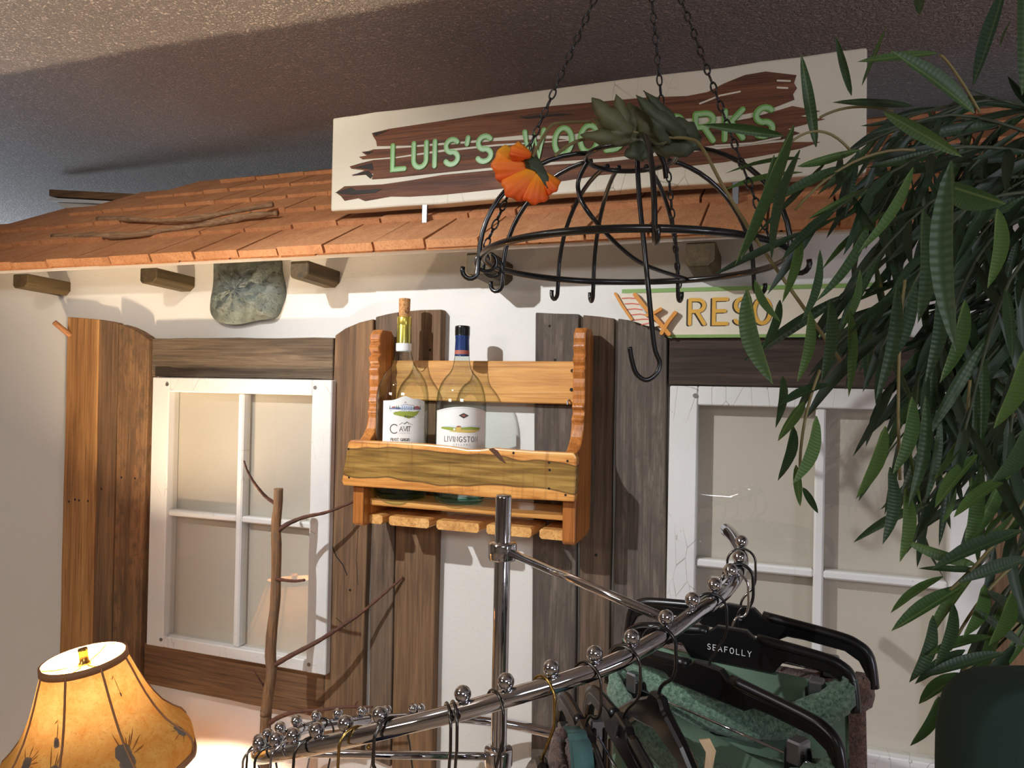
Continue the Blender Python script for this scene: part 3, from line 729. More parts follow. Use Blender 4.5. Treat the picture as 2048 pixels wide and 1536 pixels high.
m = MB(); pxprism(m, fb, -.156, -.1365); m.build('front_board', M['board'], wr, bevel=.003, seg=2)
zs1, zs0 = PZ(1000, 722, -.036), PZ(1000, 805, -.036)
m = MB(); m.box((xi0, -.037, zs0), (xi1, YBk-.0005, zs1)); m.build('back_slat', M['honeyX'], wr, bevel=.002)
SHZ = PZ(722, 993, -.112); sh2 = PZ(1117, 1026, -.112); SHZ = (SHZ + sh2)/2
m = MB(); m.box((xi0, -.114, SHZ-.0145), (xi1, YBk-.0005, SHZ)); m.build('shelf', M['honeyX'], wr, bevel=.003, seg=2)
for a, b in ((726,765),(778,858),(873,958),(973,1063),(1079,1123)):
    yv = 1036 + (a-726)*.075; Yh = -.112
    xa, xb = PX(a, yv, Yh), PX(b, yv, Yh)
    if a == 726: xa = xi0
    if b == 1123: xb = xi1
    zt_ = zlo + .021; zb2 = zlo + .003
    yz = [(xa, zb2+.004), (xa+.004, zb2), (xb-.004, zb2), (xb, zb2+.004), (xb, zt_-.003), (xb-.003, zt_), (xa+.003, zt_), (xa, zt_-.003)]
    m = MB(); m.prism([Vector((x, Yh, z)) for x, z in yz], [Vector((x, YBk-.0005, z)) for x, z in yz]); m.build('glass_holder_slat', M['honeyY'], wr)
m = MB(); m.tube([(xi1-.014, -.0372, zs0+.028), (xi1-.014, -.0385, zs0+.028)], .0035, 10); m.build('nail', M['nail'], wr)
m = MB(); m.tube([(xi1-.013, -.0372, zs0+.064), (xi1-.013, -.0385, zs0+.064)], .0035, 10); m.build('nail', M['nail'], wr)
q = P(1135, 803, -.05); m = MB(); m.tube([q + Vector((0, .013, .003)), q, q + Vector((0, 0, -.006))], .0016, 8); m.build('hook_pin', M['steel'], wr)
q = P(843, 735, -.0375); m = MB(); m.tube([q, q + Vector((0, -.0012, 0))], .0075, 18); m.build('wood_plug', M['honeyY'], wr)
m = MB(); pxprism(m, [(977,898),(986,896),(995,901),(1004,914),(1013,928),(1000,921),(990,911)], -.1563, -.1559); m.build('knot', plain('dark_knot', S(84,50,24), .5), wr)
for px, py in ((1135,922),(1098,925),(1099,940),(1098,977),(1131,990),(697,898),(698,955),(1027,906)):
    q = P(px, py, -.1562); m = MB(); m.tube([q, q + Vector((0, -.0004, 0))], .0022, 8); m.build('nail_hole', M['nail'], wr)

# ------------------------------------------------------------------ bottles
def profile(c, pts, px_c, dep):             # [(pixel row, width in px)] -> [(r, z)]
    return [(w/2*dep/FL, PZ(px_c, y, c.y) - c.z) for y, w in pts]
def bottle(name, label, cx, base_y, Yb, body, parts_fn):
    c = Vector((PX(cx, base_y, Yb), Yb, SHZ + .0004)); dep = (c - CAM).dot(FWD)
    root = empty(name, c, label, 'bottle'); parts_fn(root, c, dep); return root
BY = -.083
def glassbody(root, c, R, prof):            # prof above the base
    inner = [(0, .0005), (R*.80, .0005), (R*.93, .003), (R, .010)]
    m = MB(); m.lathe(c, [(R*.0, .0005), (R*.82, .0005), (R*.94, .003), (R, .011), (R*.995, .015), (R*.8, .009), (0, .012)], 40); m.build('thick_base', M['bottlebase'], root, smooth=True)
    m = MB(); m.lathe(c, [(R, .0152)] + prof, 48); m.build('glass_body', M['bottle'], root, smooth=True)
def cylmap(c, r, ang0):                     # ang0: direction the label faces
    def f(u, v, h):
        a = ang0 + u/r
        return Vector((c.x + (r+h)*math.cos(a), c.y + (r+h)*math.sin(a), v))
    return f
def facing(c): d = CAM - c; return math.atan2(d.y, d.x)
def labelpatch(root, c, r, ang0, half, zbot, topf, name='label', mat='label', off=.0004):
    n = 24; m = MB(); vs = []; f = cylmap(c, r, ang0)
    for i in range(n+1):
        u = (-1 + 2*i/n)*half*r
        for z in (zbot, topf(u/(half*r))): vs.append(f(u, z, off)); 
    for i in range(n+1):
        u = (-1 + 2*i/n)*half*r
        for z in (zbot, topf(u/(half*r))): vs.append(f(u, z, .0001))
    k = 2*(n+1)
    fs = [(2*i, 2*i+2, 2*i+3, 2*i+1) for i in range(n)] + [(k+2*i, k+2*i+1, k+2*i+3, k+2*i+2) for i in range(n)]
    m.add(vs, fs); return m.build(name, M[mat], root, smooth=True)
def blob(mb, pts, mp, h, mi=0):             # print that follows the curved surface: cut into narrow upright strips
    us = [p[0] for p in pts]; u0, u1 = min(us), max(us); n = max(2, int((u1-u0)/.0025)+1); top = []; bot = []
    for i in range(n+1):
        u = u0 + (u1-u0)*(i/n*.9996 + .0002); vs = []
        for (a, va), (b, vb_) in zip(pts, pts[1:] + pts[:1]):
            if (a-u)*(b-u) <= 0 and abs(a-b) > 1e-9: vs.append(va + (vb_-va)*(u-a)/(b-a))
        vs = vs or [pts[0][1]]
        top.append(mp(u, max(vs), h)); bot.append(mp(u, min(vs), h))
    mb.add(top + bot, [(i, i+1, n+2+i, n+1+i) for i in range(n)], mi)
def ell(cx, cz, rx, rz, n=12): return [(cx + rx*math.cos(2*math.pi*i/n), cz + rz*math.sin(2*math.pi*i/n)) for i in range(n)]

def bottle_a(root, c, dep):
    z = lambda y: PZ(806, y, c.y) - c.z
    k = dep/FL; R = 52.2*k
    prof = [(R, z(860)), (R, z(800)), (51.5*k, z(788)), (48.8*k, z(772)), (44.5*k, z(760)), (37.5*k, z(748)), (29.5*k, z(738)), (23*k, z(728)), (18.6*k, z(717)), (16*k, z(706)), (15*k, z(695)), (14*k, z(640))]
    glassbody(root, c, R, prof)
    m = MB(); m.lathe(c, [(14.4*k, z(690)), (14.3*k, z(652)), (13.9*k, z(650)), (14.5*k, z(648)), (14.5*k, z(636)), (13.5*k, z(633.5)), (9*k, z(633.5))], 28); m.build('gold_foil', M['goldfoil'], root, smooth=True)
    m = MB(); m.lathe(c, [(15.6*k, z(703)), (15.2*k, z(687))], 28); nl = m.build('neck_label', M['label'], root, smooth=True)
    m = MB(); m.lathe(c, [(10.6*k, z(634)), (11.0*k, z(626)), (11.6*k, z(600)), (11.2*k, z(597.5)), (0, z(597))], 22); ck = m.build('cork', M['cork'], root, smooth=True)
    fa = facing(c)
    mp = cylmap(c, 11.5*k, fa + .45)
    mq = lambda u, v, h: mp(-(v - 0), c.z + z(631) + u, h)
    m = MB(); write(m, 'CAVIT', .004, -.0045, .0085, .0011, mq, .2); m.build('cork_print', M['ink'], ck)
    A0 = fa + .09; hw = .87
    zt = z(799) + c.z
    def topf(t): return zt + .0075*math.exp(-(t/.33)**2) + .0035*math.exp(-((t-.62)/.2)**2) - .0022*abs(t)
    lb = labelpatch(root, c, R, A0, hw, c.z + z(940), topf)
    mp = cylmap(c, R, A0); s = k
    g = lambda X, Y: ((X - 322)/4.8*s, PZ(806, 580 + Y/4.8, c.y))     # crop coordinates of the label
    m = MB()
    for x0, x1, y0, y1, mi in ((285,315,1120,1160,0),(288,400,1098,1102,1),(310,335,1070,1098,0)): pass
    def poly(mi, *q, h=.0007): blob(m, [g(*p) for p in q], mp, h, mi)
    poly(1, (175,1132),(240,1118),(300,1124),(400,1120),(480,1132),(480,1142),(300,1140),(175,1140))
    poly(3, (215,1170),(300,1150),(420,1160),(470,1150),(440,1190),(360,1225),(300,1205),(225,1190))
    poly(0, (286,1160),(286,1100),(318,1092),(318,1074),(336,1074),(336,1094),(404,1100),(404,1145),(330,1162))
    poly(2, (284,1102),(318,1090),(404,1098),(404,1104),(318,1096),(284,1108)); poly(2, (312,1076),(326,1066),(340,1076))
    for i in range(5): poly(1, (296+i*20,1112),(303+i*20,1112),(303+i*20,1122),(296+i*20,1122), h=.0009)
    for i in range(5): poly(1, (296+i*20,1132),(303+i*20,1132),(303+i*20,1142),(296+i*20,1142), h=.0009)
    poly(2, (412,1140),(412,1112),(445,1106),(470,1116),(470,1140)); poly(2, (200,1130),(200,1116),(235,1112),(235,1132))
    for x in (182, 248, 266, 408, 478): poly(5, (x-6,1138),(x,1098),(x+6,1138))
    for i in range(6): poly(4, (318+i*17,1196+i*3),(330+i*17,1188+i*3),(334+i*17,1212),(322+i*17,1216), h=.0009)
    m.build('label_picture', [M['inksky'], M['inkblue'], M['inkred'], M['inkgreen'], M['ink'], M['olivedark']], lb)
    m = MB(); gg = lambda q: [g(*p) for p in q]
    for pth in ([(275,1282),(300,1262),(318,1272),(345,1253),(372,1272),(396,1282)], [(320,1276),(345,1258),(366,1280)], [(180,1150),(250,1165),(320,1148),(420,1170)], [(215,1180),(280,1200),(350,1215)]):
        ribbon(m, gg(pth), .0006, mp if False else (lambda u, v, h: mp(u, v, .0008)), 0)
    lm = lambda u, v, h: mp(u, v, .0008)
    u0, v0 = g(200, 1362); ribbon(m, [(u0 + .0055*1.05 + a*.0080, v0 + .0085 + b*.0085) for a, b in arc(0,0,1,1,45,310,18)], .0016, lm)
    u0, v0 = g(272, 1340); hh = .0088
    write(m, 'AVIT', u0 + .0012, v0, hh, .0011, lm, .12, .0009)
    u0, v0 = g(196, 1432); write(m, 'PINOT GRIGIO', u0, v0, .0050, .0008, lm, .26, .0007, squeeze=.88)
    m.build('label_lettering', M['ink'], lb)
    m = MB(); u0, v0 = g(276, 1363); write(m, 'COLLECTION', u0, v0, .0020, .0003, lm, .55); m.build('label_small_print', M['inkgrey'], lb)
bottle('wine_bottle', 'empty bottle with raised cork and gold foil neck in wooden rack', 801, 994, BY, None, bottle_a)

def bottle_b(root, c, dep):
    z = lambda y: PZ(920, y, c.y) - c.z
    k = dep/FL; R = 50.5*k
    prof = [(R, z(880)), (R, z(812)), (49.6*k, z(800)), (47.6*k, z(788)), (44*k, z(775)), (40*k, z(765)), (33*k, z(755)), (24.5*k, z(746)), (19.5*k, z(738)), (16.8*k, z(728)), (15.2*k, z(716)), (13.5*k, z(700)), (13*k, z(668))]
    glassbody(root, c, R, prof)
    m = MB(); m.lathe(c, [(15.0*k, z(712)), (13.9*k, z(680)), (14.4*k, z(676)), (14.4*k, z(671))], 28); fo = m.build('blue_foil', M['bluefoil'], root, smooth=True)
    m = MB(); m.lathe(c, [(14.95*k, z(709)), (14.65*k, z(701))], 28); m.build('foil_band', M['inkred'], fo, smooth=True)
    rows = []
    for i in range(9): rows += [(15.3*k, z(671 - i*1.9)), (14.7*k, z(670 - i*1.9))]
    m = MB(); m.lathe(c, rows + [(15.0*k, z(653.5)), (13.4*k, z(652)), (0, z(651.6))], 32); m.build('screw_cap', M['blackcap'], root, smooth=True)
    fa = facing(c); A0 = fa + .05; hw = 1.22
    zt = z(821) + c.z
    lb = labelpatch(root, c, R, A0, hw, c.z + z(960), lambda t: zt + .0085*math.cos(t*1.57)**1.3)
    mp = cylmap(c, R, A0); lm = lambda u, v, h: mp(u, v, .0008); s = k
    g = lambda X, Y: (R*math.asin(max(-.97, min(.97, (X - 876)/4.8*s/R))), PZ(921, 580 + Y/4.8, c.y))
    m = MB()
    def poly(mi, *q, h=.0007): blob(m, [g(*p) for p in q], mp, h, mi)
    poly(4, (845,1196),(890,1172),(938,1196),(890,1224)); poly(2, (870,1196),(890,1184),(912,1196),(890,1210), h=.0009)
    poly(3, (690,1310),(760,1300),(830,1312),(830,1340),(760,1336),(690,1322)); poly(0, (700,1296),(780,1290),(860,1298),(960,1286),(1060,1300),(1050,1312),(860,1310),(700,1306))
    poly(1, (760,1346),(830,1322),(900,1330),(1000,1330),(1050,1340),(960,1356),(840,1352)); poly(3, (870,1308),(960,1300),(1050,1312),(1040,1332),(950,1326),(870,1328), h=.0008)
    poly(1, (822,1336),(822,1306),(836,1292),(868,1296),(872,1336), h=.0009); poly(2, (822,1306),(836,1290),(868,1294),(874,1304), h=.001)
    poly(5, (796,1334),(800,1316),(814,1314),(820,1334), h=.0009)
    m.build('label_picture', [M['inksky'], M['inkyellow'], M['inkred'], M['inkgreen'], M['ink'], M['label']], lb)
    m = MB(); W_ = textwidth('LIVINGSTON', .0094, .34); u0, v0 = g(876, 1440); write(m, 'LIVINGSTON', -W_*.5*.86 - .001, v0, .0094, .0011, lm, .34, .0008, squeeze=.86)
    m.build('label_lettering', M['ink'], lb)
    m = MB(); W_ = textwidth('CELLARS', .0030, 1.0); u0, v0 = g(876, 1474); write(m, 'CELLARS', -W_/2, v0, .0030, .0004, lm, 1.0)
    ribbon(m, [(math.radians(0)*0 + t*hw*R*.93, zt - .0020 + .0080*math.cos(t*.93*1.57)**1.3) for t in [-1 + i/12 for i in range(25)]], .0003, lm)
    m.build('label_small_print', M['inkgrey'], lb)
bottle('wine_bottle', 'empty bottle with navy foil neck and black screw cap in wooden rack', 918, 1003, BY, None, bottle_b)

# ------------------------------------------------------------------ branch standing by the left window
tb = empty('tree_branch', Vector((PX(528, 1500, -.14), -.14, 0)), 'bare tree branch with side twigs standing before the left window', 'branch')
tr = [P(557,977,-.14), P(556,1010,-.14), P(552,1050,-.14), P(553,1100,-.14), P(552,1160,-.14), P(550,1210,-.14), P(544,1260,-.14), P(541,1310,-.14), P(543,1345,-.14), P(536,1390,-.14), P(532,1430,-.14), P(529,1500,-.14)]
tr.append(Vector((tr[-1].x - .02, -.14, 0.0)))
pts = smooth_path(tr, 5); m = MB()
m.tube(pts, [(.0092 if i < 4 else .0092 + .0003*math.sin(i*.9) + i*.00004) * (1.0 + (.07 if abs(i-33) < 3 or abs(i-13) < 2 else 0)) for i in range(len(pts))], 12); m.build('trunk', M['bark'], tb, smooth=True)
def twig(p, r0, r1, mat='twigdark', n=6):
    q = smooth_path(p, n); k = len(q); m = MB(); m.tube(q, [r0 + (r1-r0)*i/(k-1) + .0003*math.sin(i*2.3) for i in range(k)], 8); return m.build('twig', M[mat], tb, smooth=True)
twig([P(549,1006,-.14), P(530,992,-.15), P(508,965,-.17), P(494,940,-.18), P(488,921,-.185)], .0042, .0016)
twig([P(556,1062,-.14), P(575,1048,-.13), P(610,1034,-.115), P(655,1024,-.09), P(708,1003,-.06)], .0056, .0026)
twig([P(552,1158,-.145), P(575,1161,-.16), P(592,1162,-.168), P(609,1160,-.175)], .0036, .0026)
twig([P(546,1332,-.14), P(580,1312,-.13), P(635,1283,-.11), P(690,1248,-.085), P(722,1226,-.065), P(765,1190,-.045), P(806,1154,-.028)], .0056, .0022)
twig([P(532,1452,-.14), P(555,1436,-.14), P(590,1424,-.135), P(640,1420,-.13), P(690,1414,-.125), P(745,1414,-.12)], .0054, .0022)
twig([P(710,1416,-.123), P(712,1406,-.123), P(717,1403,-.12)], .002, .001, n=3)
twig([P(528,1372,-.14), P(516,1355,-.15), P(506,1338,-.155)], .0022, .001, n=3)

# ------------------------------------------------------------------ lamp
LT = P(168, 1318, -.345)
lp = empty('lamp', Vector((LT.x, LT.y, 0)), 'lit lamp with orange parchment bell shade and pressed flowers, lower left', 'lamp')
fa = facing(LT)
LK = .84
SH = [(.0724,0),(.0770,-.014),(.083,-.030),(.0905,-.052),(.102,-.082),(.115,-.110),(.132,-.138),(.152,-.160),(.168,-.174),(.175,-.186),(.176,-.200),(.172,-.214)]
def oct_(r, a):
    k = math.pi/4; b = (a - fa + k/2 + .0) % k - k/2
    return r * (1 - .045*(1 - abs(b)/(k/2))**1.0 * 1) if r > .0 else r
def shade_r(zz):
    for (r0, z0), (r1, z1) in zip(SH, SH[1:]):
        if z1 <= zz <= z0: return r0 + (r1-r0)*(zz-z0)/(z1-z0)
    return SH[-1][0]
oc = lambda r, a: r*(1 - .03*math.cos((((a - fa + math.pi/8) % (math.pi/4)) - math.pi/8)*4))
shd = MB(); shd.lathe(LT, SH, 96, fr=oc); sho = shd.build('shade', M['shade'], lp, smooth=True)
def ring(c, r, z, tr_, mat, name, par, flat=1.0):
    m = MB(); m.lathe(c, [((r + tr_*math.cos(a)), z + tr_*flat*math.sin(a)) for a in [2*math.pi*i/8 for i in range(9)]], 64, fr=None); return m.build(name, M[mat], par, smooth=True)
m = MB(); m.lathe(LT, [(r*LK, z) for r, z in [(.0850, .003), (.0895, .003), (.0905, -.010), (.0862, -.010), (.0850, .003)]], 64); m.build('top_trim', M['trim'], lp, smooth=True)
m = MB(); m.lathe(LT, [(.169, -.212), (.177, -.212), (.178, -.223), (.171, -.223), (.169, -.212)], 96, fr=oc); m.build('bottom_trim', M['trim'], lp, smooth=True)
for k in range(8):
    a = fa + math.pi/8 + k*math.pi/4 + .38 - math.pi/8
    pts = [LT + Vector((oc(r, a)*1.006*math.cos(a), oc(r, a)*1.006*math.sin(a), z)) for r, z in SH]
    m = MB(); m.tube(pts, .0021, 6); m.build('seam_rib', M['trim'], lp, smooth=True)
def onshade(a, z, h=.0008): r = oc(shade_r(z), a) + h; return LT + Vector((r*math.cos(a), r*math.sin(a), z))
def leafstroke(mb, a0, z0, a1, z1, w):
    n = 6; L = []; R2 = []
    da, dz = a1-a0, z1-z0; ln = math.hypot(da*.15, dz)
    for i in range(n+1):
        t = i/n; ww = w*math.sin(math.pi*min(.98, max(.02, t)))
        a, z = a0 + da*t, z0 + dz*t
        L.append(onshade(a - dz/ln*ww/.15, z + da*.15/ln*ww)); R2.append(onshade(a + dz/ln*ww/.15, z - da*.15/ln*ww))
    mb.add(L + R2, [(i, i+1, n+2+i, n+1+i) for i in range(n)])
lr = random.Random(5)
for ca, cz, rr in ((fa-.50, -.158, .023), (fa+.36, -.152, .021), (fa-.95, -.136, .015), (fa+1.15, -.165, .012), (fa-.50, -.104, .009), (fa+.62, -.058, .0045)):
    m = MB()
    for j in range(7):
        b = lr.uniform(0, 6.28); q = lr.uniform(.1, .62)*rr; s_ = rr*lr.uniform(.38, .6)
        aa, zz = ca + q*math.cos(b)/.15, cz + q*math.sin(b)
        m.add([onshade(aa + s_*lr.uniform(.8, 1.1)*math.cos(t)/.15, max(-.208, zz + s_*math.sin(t)), .0008 + j*.0001) for t in [2*math.pi*i/11 for i in range(11)]], [tuple(range(11))])
    m.build('pressed_flower', M['pressed'], sho, kind='stuff')
    m = MB()
    if rr > .009:
        for j in range(9):
            b = lr.uniform(.1, 3.0) if j < 7 else lr.uniform(3.2, 6.2); q = rr*lr.uniform(1.4, 2.5)
            leafstroke(m, ca + rr*.6*math.cos(b)/.15, cz + rr*.6*math.sin(b), ca + q*math.cos(b)/.15, max(-.206, cz + q*math.sin(b)), rr*.055)
    else: leafstroke(m, ca, cz, ca-.02, cz+.035, .0012); leafstroke(m, ca-.02, cz+.035, ca-.08, cz+.028, .0012)
    m.build('pressed_stem', M['pressedleaf'], sho, kind='stuff')
# spider, finial, bulb, pole
m = MB(); 
for k in range(3):
    a = fa + .5 + k*2*math.pi/3; m.tube([LT + Vector((0, 0, -.012)), LT + Vector((.05*math.cos(a), .05*math.sin(a), -.008)), LT + Vector((.0715*math.cos(a), .0715*math.sin(a), -.003))], .0012, 6)
m.build('spider', M['brass'], lp, smooth=True)
m = MB(); m.lathe(LT, [(0, .020), (.0085, .020), (.0088, .017), (.0082, .015), (.0082, -.004), (.011, -.006), (.011, -.012), (0, -.012)], 20); m.build('finial', M['brass'], lp, smooth=True)
m = MB(); m.tube([LT + Vector((0,0,-.012)), LT + Vector((.03,.02,-.03)), LT + Vector((.036,.024,-.08)), LT + Vector((.03,.02,-.15)), LT + Vector((0,0,-.19))], .0014, 6)
m.tube([LT + Vector((0,0,-.012)), LT + Vector((-.03,-.02,-.03)), LT + Vector((-.036,-.024,-.08)), LT + Vector((-.03,-.02,-.15)), LT + Vector((0,0,-.19))], .0014, 6); m.build('harp', M['brass'], lp, smooth=True)
m = MB(); m.sphere(LT + Vector((0, 0, -.074)), .029, 20, 12); m.build('bulb', M['bulb'], lp, smooth=True)
_ax = (LT - CAM); _ax.z = 0; _rt = Matrix.Rotation(math.radians(-8), 3, _ax.normalized())
for o in [c for c in lp.children_recursive]:   # the shade sits crooked on its stand
    o.data.transform(_rt.to_4x4())
    if o.parent == lp: o.location = _rt @ (o.location - (LT - lp.location)) + (LT - lp.location)
    else: o.location = _rt @ o.location
m = MB(); m.lathe(LT, [(.014, -.100), (.015, -.165), (.012, -.19), (.007, -.21), (.007, -LT.z + .03), (.05, -LT.z + .025), (.11, -LT.z + .012), (.12, -LT.z), (0, -LT.z)], 28); m.build('stand', M['brass'], lp, smooth=True)

# ------------------------------------------------------------------ hanging wire dome with chains
DC = Pd(1262, 521, .87); DR = .172
zr = DC.z; TR = .052
tcen = Pd(1262, 316, .87); zt_ = tcen.z
tcx = Vector((tcen.x, tcen.y, 0))
hr = empty('hanging_pot_rack', Vector((DC.x, DC.y, zr)), 'black wire dome rack with hooks hanging from three chains', 'pot rack')
def cdir(a): return RH*math.cos(a) - FH*math.sin(a)     # a = 0 right, 90 degrees toward the viewer
RAD = math.radians
m = MB(); m.tube([Vector((DC.x, DC.y, zr)) + cdir(2*math.pi*i/72)*DR for i in range(72)], .0041, 8, closed=True); m.build('rim_ring', M['black'], hr, smooth=True)
m = MB(); m.tube([Vector((tcen.x, tcen.y, zt_)) + cdir(2*math.pi*i/40)*TR for i in range(40)], .0030, 8, closed=True); m.build('top_ring', M['black'], hr, smooth=True)
def rib(a, name='rib', hook=True, drop=.014, sweep=0.0, out=.02):
    p0 = Vector((tcen.x, tcen.y, zt_)); pts = []
    for i in range(14):
        f = i/13; aa = a + sweep*f
        r = TR*.96 + (DR + .004 - TR*.96)*math.sin(f*math.pi/2); z = zt_ + .004 - (zt_ - zr + .004)*(1 - math.cos(f*math.pi/2))**.95
        c = p0.lerp(Vector((DC.x, DC.y, zt_)), f)
        pts.append(Vector((c.x, c.y, z)) + cdir(aa)*r)
    aa = a + sweep
    if hook:
        b = Vector((DC.x, DC.y, zr)) + cdir(aa)*(DR+.005)
        for k in range(1, 9):
            t = math.pi*k/8*1.12
            pts.append(b + cdir(aa)*(.009 - .009*math.cos(t)) + Vector((0, 0, -drop - .010*math.sin(t))))
    m = MB(); m.tube(pts, .0029, 8); return m.build(name, M['black'], hr, smooth=True)
for a in (178, 212, 245, 262, 300, 338, 92, 30): rib(RAD(a), drop=.016 if a != 92 else .006)
# a curled rib and the long cross brace
pts = [Vector((tcen.x, tcen.y, zt_-.002)) + cdir(RAD(190))*.05, Vector((tcen.x, tcen.y, zt_-.03)) + cdir(RAD(196))*.062, Vector((DC.x, DC.y, zr+.05)) + cdir(RAD(190))*.045, Vector((DC.x, DC.y, zr+.012)) + cdir(RAD(285))*.07, Vector((DC.x, DC.y, zr+.001)) + cdir(RAD(305))*DR]
m = MB(); m.tube(smooth_path(pts, 8), .0028, 8); m.build('cross_brace', M['black'], hr, smooth=True)
for a, s_ in ((182, 1), (196, 1)):          # small coil hooks at the left end of the rim
    b = Vector((DC.x, DC.y, zr)) + cdir(RAD(a))*DR
    pts = [b + Vector((0,0,.012)) + cdir(RAD(a))*.004] + [b + cdir(RAD(a))*(.012*math.cos(t) - .004) + Vector((0, 0, -.004 + .011*math.sin(t))) for t in [RAD(60 - 30*k) for k in range(11)]]
    m = MB(); m.tube(smooth_path(pts, 3), .0023, 7); m.build('rim_hook', M['black'], hr, smooth=True)
apex = Pd(1283, -215, .87)
lm_ = MB()
LL, LW = .0118, .0031
path = [(LW*math.cos(t) * (1 if abs(math.sin(t)) < .99 else .9), LL*.56*math.sin(t)) for t in [2*math.pi*i/12 for i in range(12)]]
lm_.tube([Vector((x, 0, z)) for x, z in path], .0011, 5, closed=True)
tmp = lm_.build('link', M['black'], smooth=True, origin=(0,0,0)); LINK = tmp.data; bpy.data.objects.remove(tmp)
def chain(p0, p1, par):
    d = (p1-p0); n = int(d.length/LL); c = empty('chain', p0 - par.location); c.parent = par
    q = d.to_track_quat('Z', 'Y')
    for i in range(n+1):
        o = bpy.data.objects.new('link', LINK); COL.objects.link(o); o.parent = c
        o.location = d.normalized()*(LL*i)
        o.rotation_mode = 'QUATERNION'
        from mathutils import Quaternion
        o.rotation_quaternion = q @ Quaternion((0,0,1), math.radians(20 + 75*(i % 2)))
    return c
for a, z in ((180, .006), (48, .006), (301, -.004)):
    chain(Vector((DC.x, DC.y, zr + z)) + cdir(RAD(a))*DR, apex, hr)
m = MB(); m.tube([Vector((apex.x, apex.y, ZC)), apex + Vector((0,0,-.004))], .0022, 8); m.build('ceiling_hook', M['black'], hr)
# long S hook hanging from the top ring
q0 = Pd(1282, 296, .828)
hk = empty('s_hook', q0, 'long black wire hook hung inside the wire dome, reaching below it', 'hook')
dp = (q0 - CAM).dot(FWD)
pts = smooth_path([Pd(1332,357,dp+.012), Pd(1327,326,dp+.008), Pd(1312,300,dp+.004), Pd(1292,290,dp), Pd(1277,304,dp-.004), Pd(1275,330,dp-.006), Pd(1279,400,dp-.01), Pd(1286,470,dp-.016), Pd(1297,580,dp-.02), Pd(1308,690,dp-.02), Pd(1319,725,dp-.02), Pd(1312,748,dp-.02), Pd(1292,760,dp-.02), Pd(1273,748,dp-.02), Pd(1264,722,dp-.02), Pd(1259,694,dp-.02)], 5)
m = MB(); m.tube(pts, .0028, 8); m.build('wire', M['black'], hk, smooth=True)

# ------------------------------------------------------------------ orange flower lying on the dome
FP = Pd(1062, 355, .80)
fl_ = empty('artificial_flower', FP, 'orange poppy-like artificial flower with leaves laid over the wire dome', 'flower')
def petal(p0, wpx, hpx, ang, seed, dep):
    """fan shaped pleated petal; base at p0, spreading toward ang (image degrees, 0 right, 90 down)"""
    r_ = random.Random(seed); vs = []; fs = []; nu, nv = 22, 8
    ca, sa = math.cos(RAD(ang)), math.sin(RAD(ang))
    for j in range(nv+1):
        f = j/nv
        for i in range(nu+1):
            u = -1 + 2*i/nu
            w = wpx*(.22 + .78*f**.7)
            L = hpx*f*(1 + .03*math.sin(u*9+seed) - .30*u*u)
            x, y = L, u*w*.5
            px, py = p0[0] + x*ca - y*sa, p0[1] + x*sa + y*ca
            d = dep - .016*math.sqrt(max(0, 1-u*u))*(.4+.6*math.sin(f*2.4)) + .0007*math.sin(u*15 + seed)*f
            vs.append(Pd(px, py, d))
    n = nu+1
    for j in range(nv):
        for i in range(nu): fs.append((j*n+i, j*n+i+1, (j+1)*n+i+1, (j+1)*n+i))
    m = MB(); m.add(vs, fs); o = m.build('petal', M['petal'], fl_, smooth=True)
    sd = o.modifiers.new('thick', 'SOLIDIFY'); sd.thickness = .0012; return o
petal((1072,330), 86, 88, 178, 1, .80); petal((1076,336), 74, 84, 140, 2, .797); petal((1078,344), 66, 66, 104, 3, .796); petal((1082,346), 50, 48, 56, 4, .80); petal((1062,312), 44, 44, 196, 5, .79)
def flat_leaf(pts_px, dep, mat, name, par, bul=.006, th=.001):
    """leaf from an outline in the image, domed and thickened at its own distance"""
    base = [Pd(x, y, dep) for x, y in pts_px]; c = sum(base, Vector())/len(base); n = len(base)
    vs = []; fs = []
    for k, f in enumerate((1, .66, .33)):
        for i, q in enumerate(base): vs.append(c + (q-c)*f - ray(1200, 300)*bul*(1-f) + Vector((0, 0, .0015*math.sin(i*2.1)*f)) + ray(1200,300)*.006*math.sin(i*1.3)*f)
    vs.append(c - ray(1200,300)*bul)
    for k in range(2):
        for i in range(n): fs.append((k*n+i, k*n+(i+1) % n, (k+1)*n+(i+1) % n, (k+1)*n+i))
    for i in range(n): fs.append((2*n+i, 2*n+(i+1) % n, 3*n))
    m = MB(); m.add(vs, fs); o = m.build(name, mat, par, smooth=True); sd = o.modifiers.new('thick', 'SOLIDIFY'); sd.thickness = th; return o
def c8(x, y): return (960 + x/4.267, 180 + y/4.267)
flat_leaf([c8(*q) for q in ((400,560),(470,560),(520,600),(590,740),(580,850),(530,840),(490,780),(440,700),(390,640))], .79, M['olivedark'], 'sepal', fl_, .004)
flat_leaf([c8(*q) for q in ((340,500),(350,550),(385,548),(400,600),(440,640),(420,660),(360,590),(335,545))], .786, M['olivedark'], 'sepal', fl_, .002)
m = MB(); m.tube(smooth_path([Pd(*c8(450,570),.79), Pd(*c8(500,470),.80), Pd(*c8(600,310),.82), Pd(*c8(700,280),.83), Pd(*c8(950,272),.84)], 6), .0017, 7); m.build('stem', M['stemtan'], fl_, smooth=True)
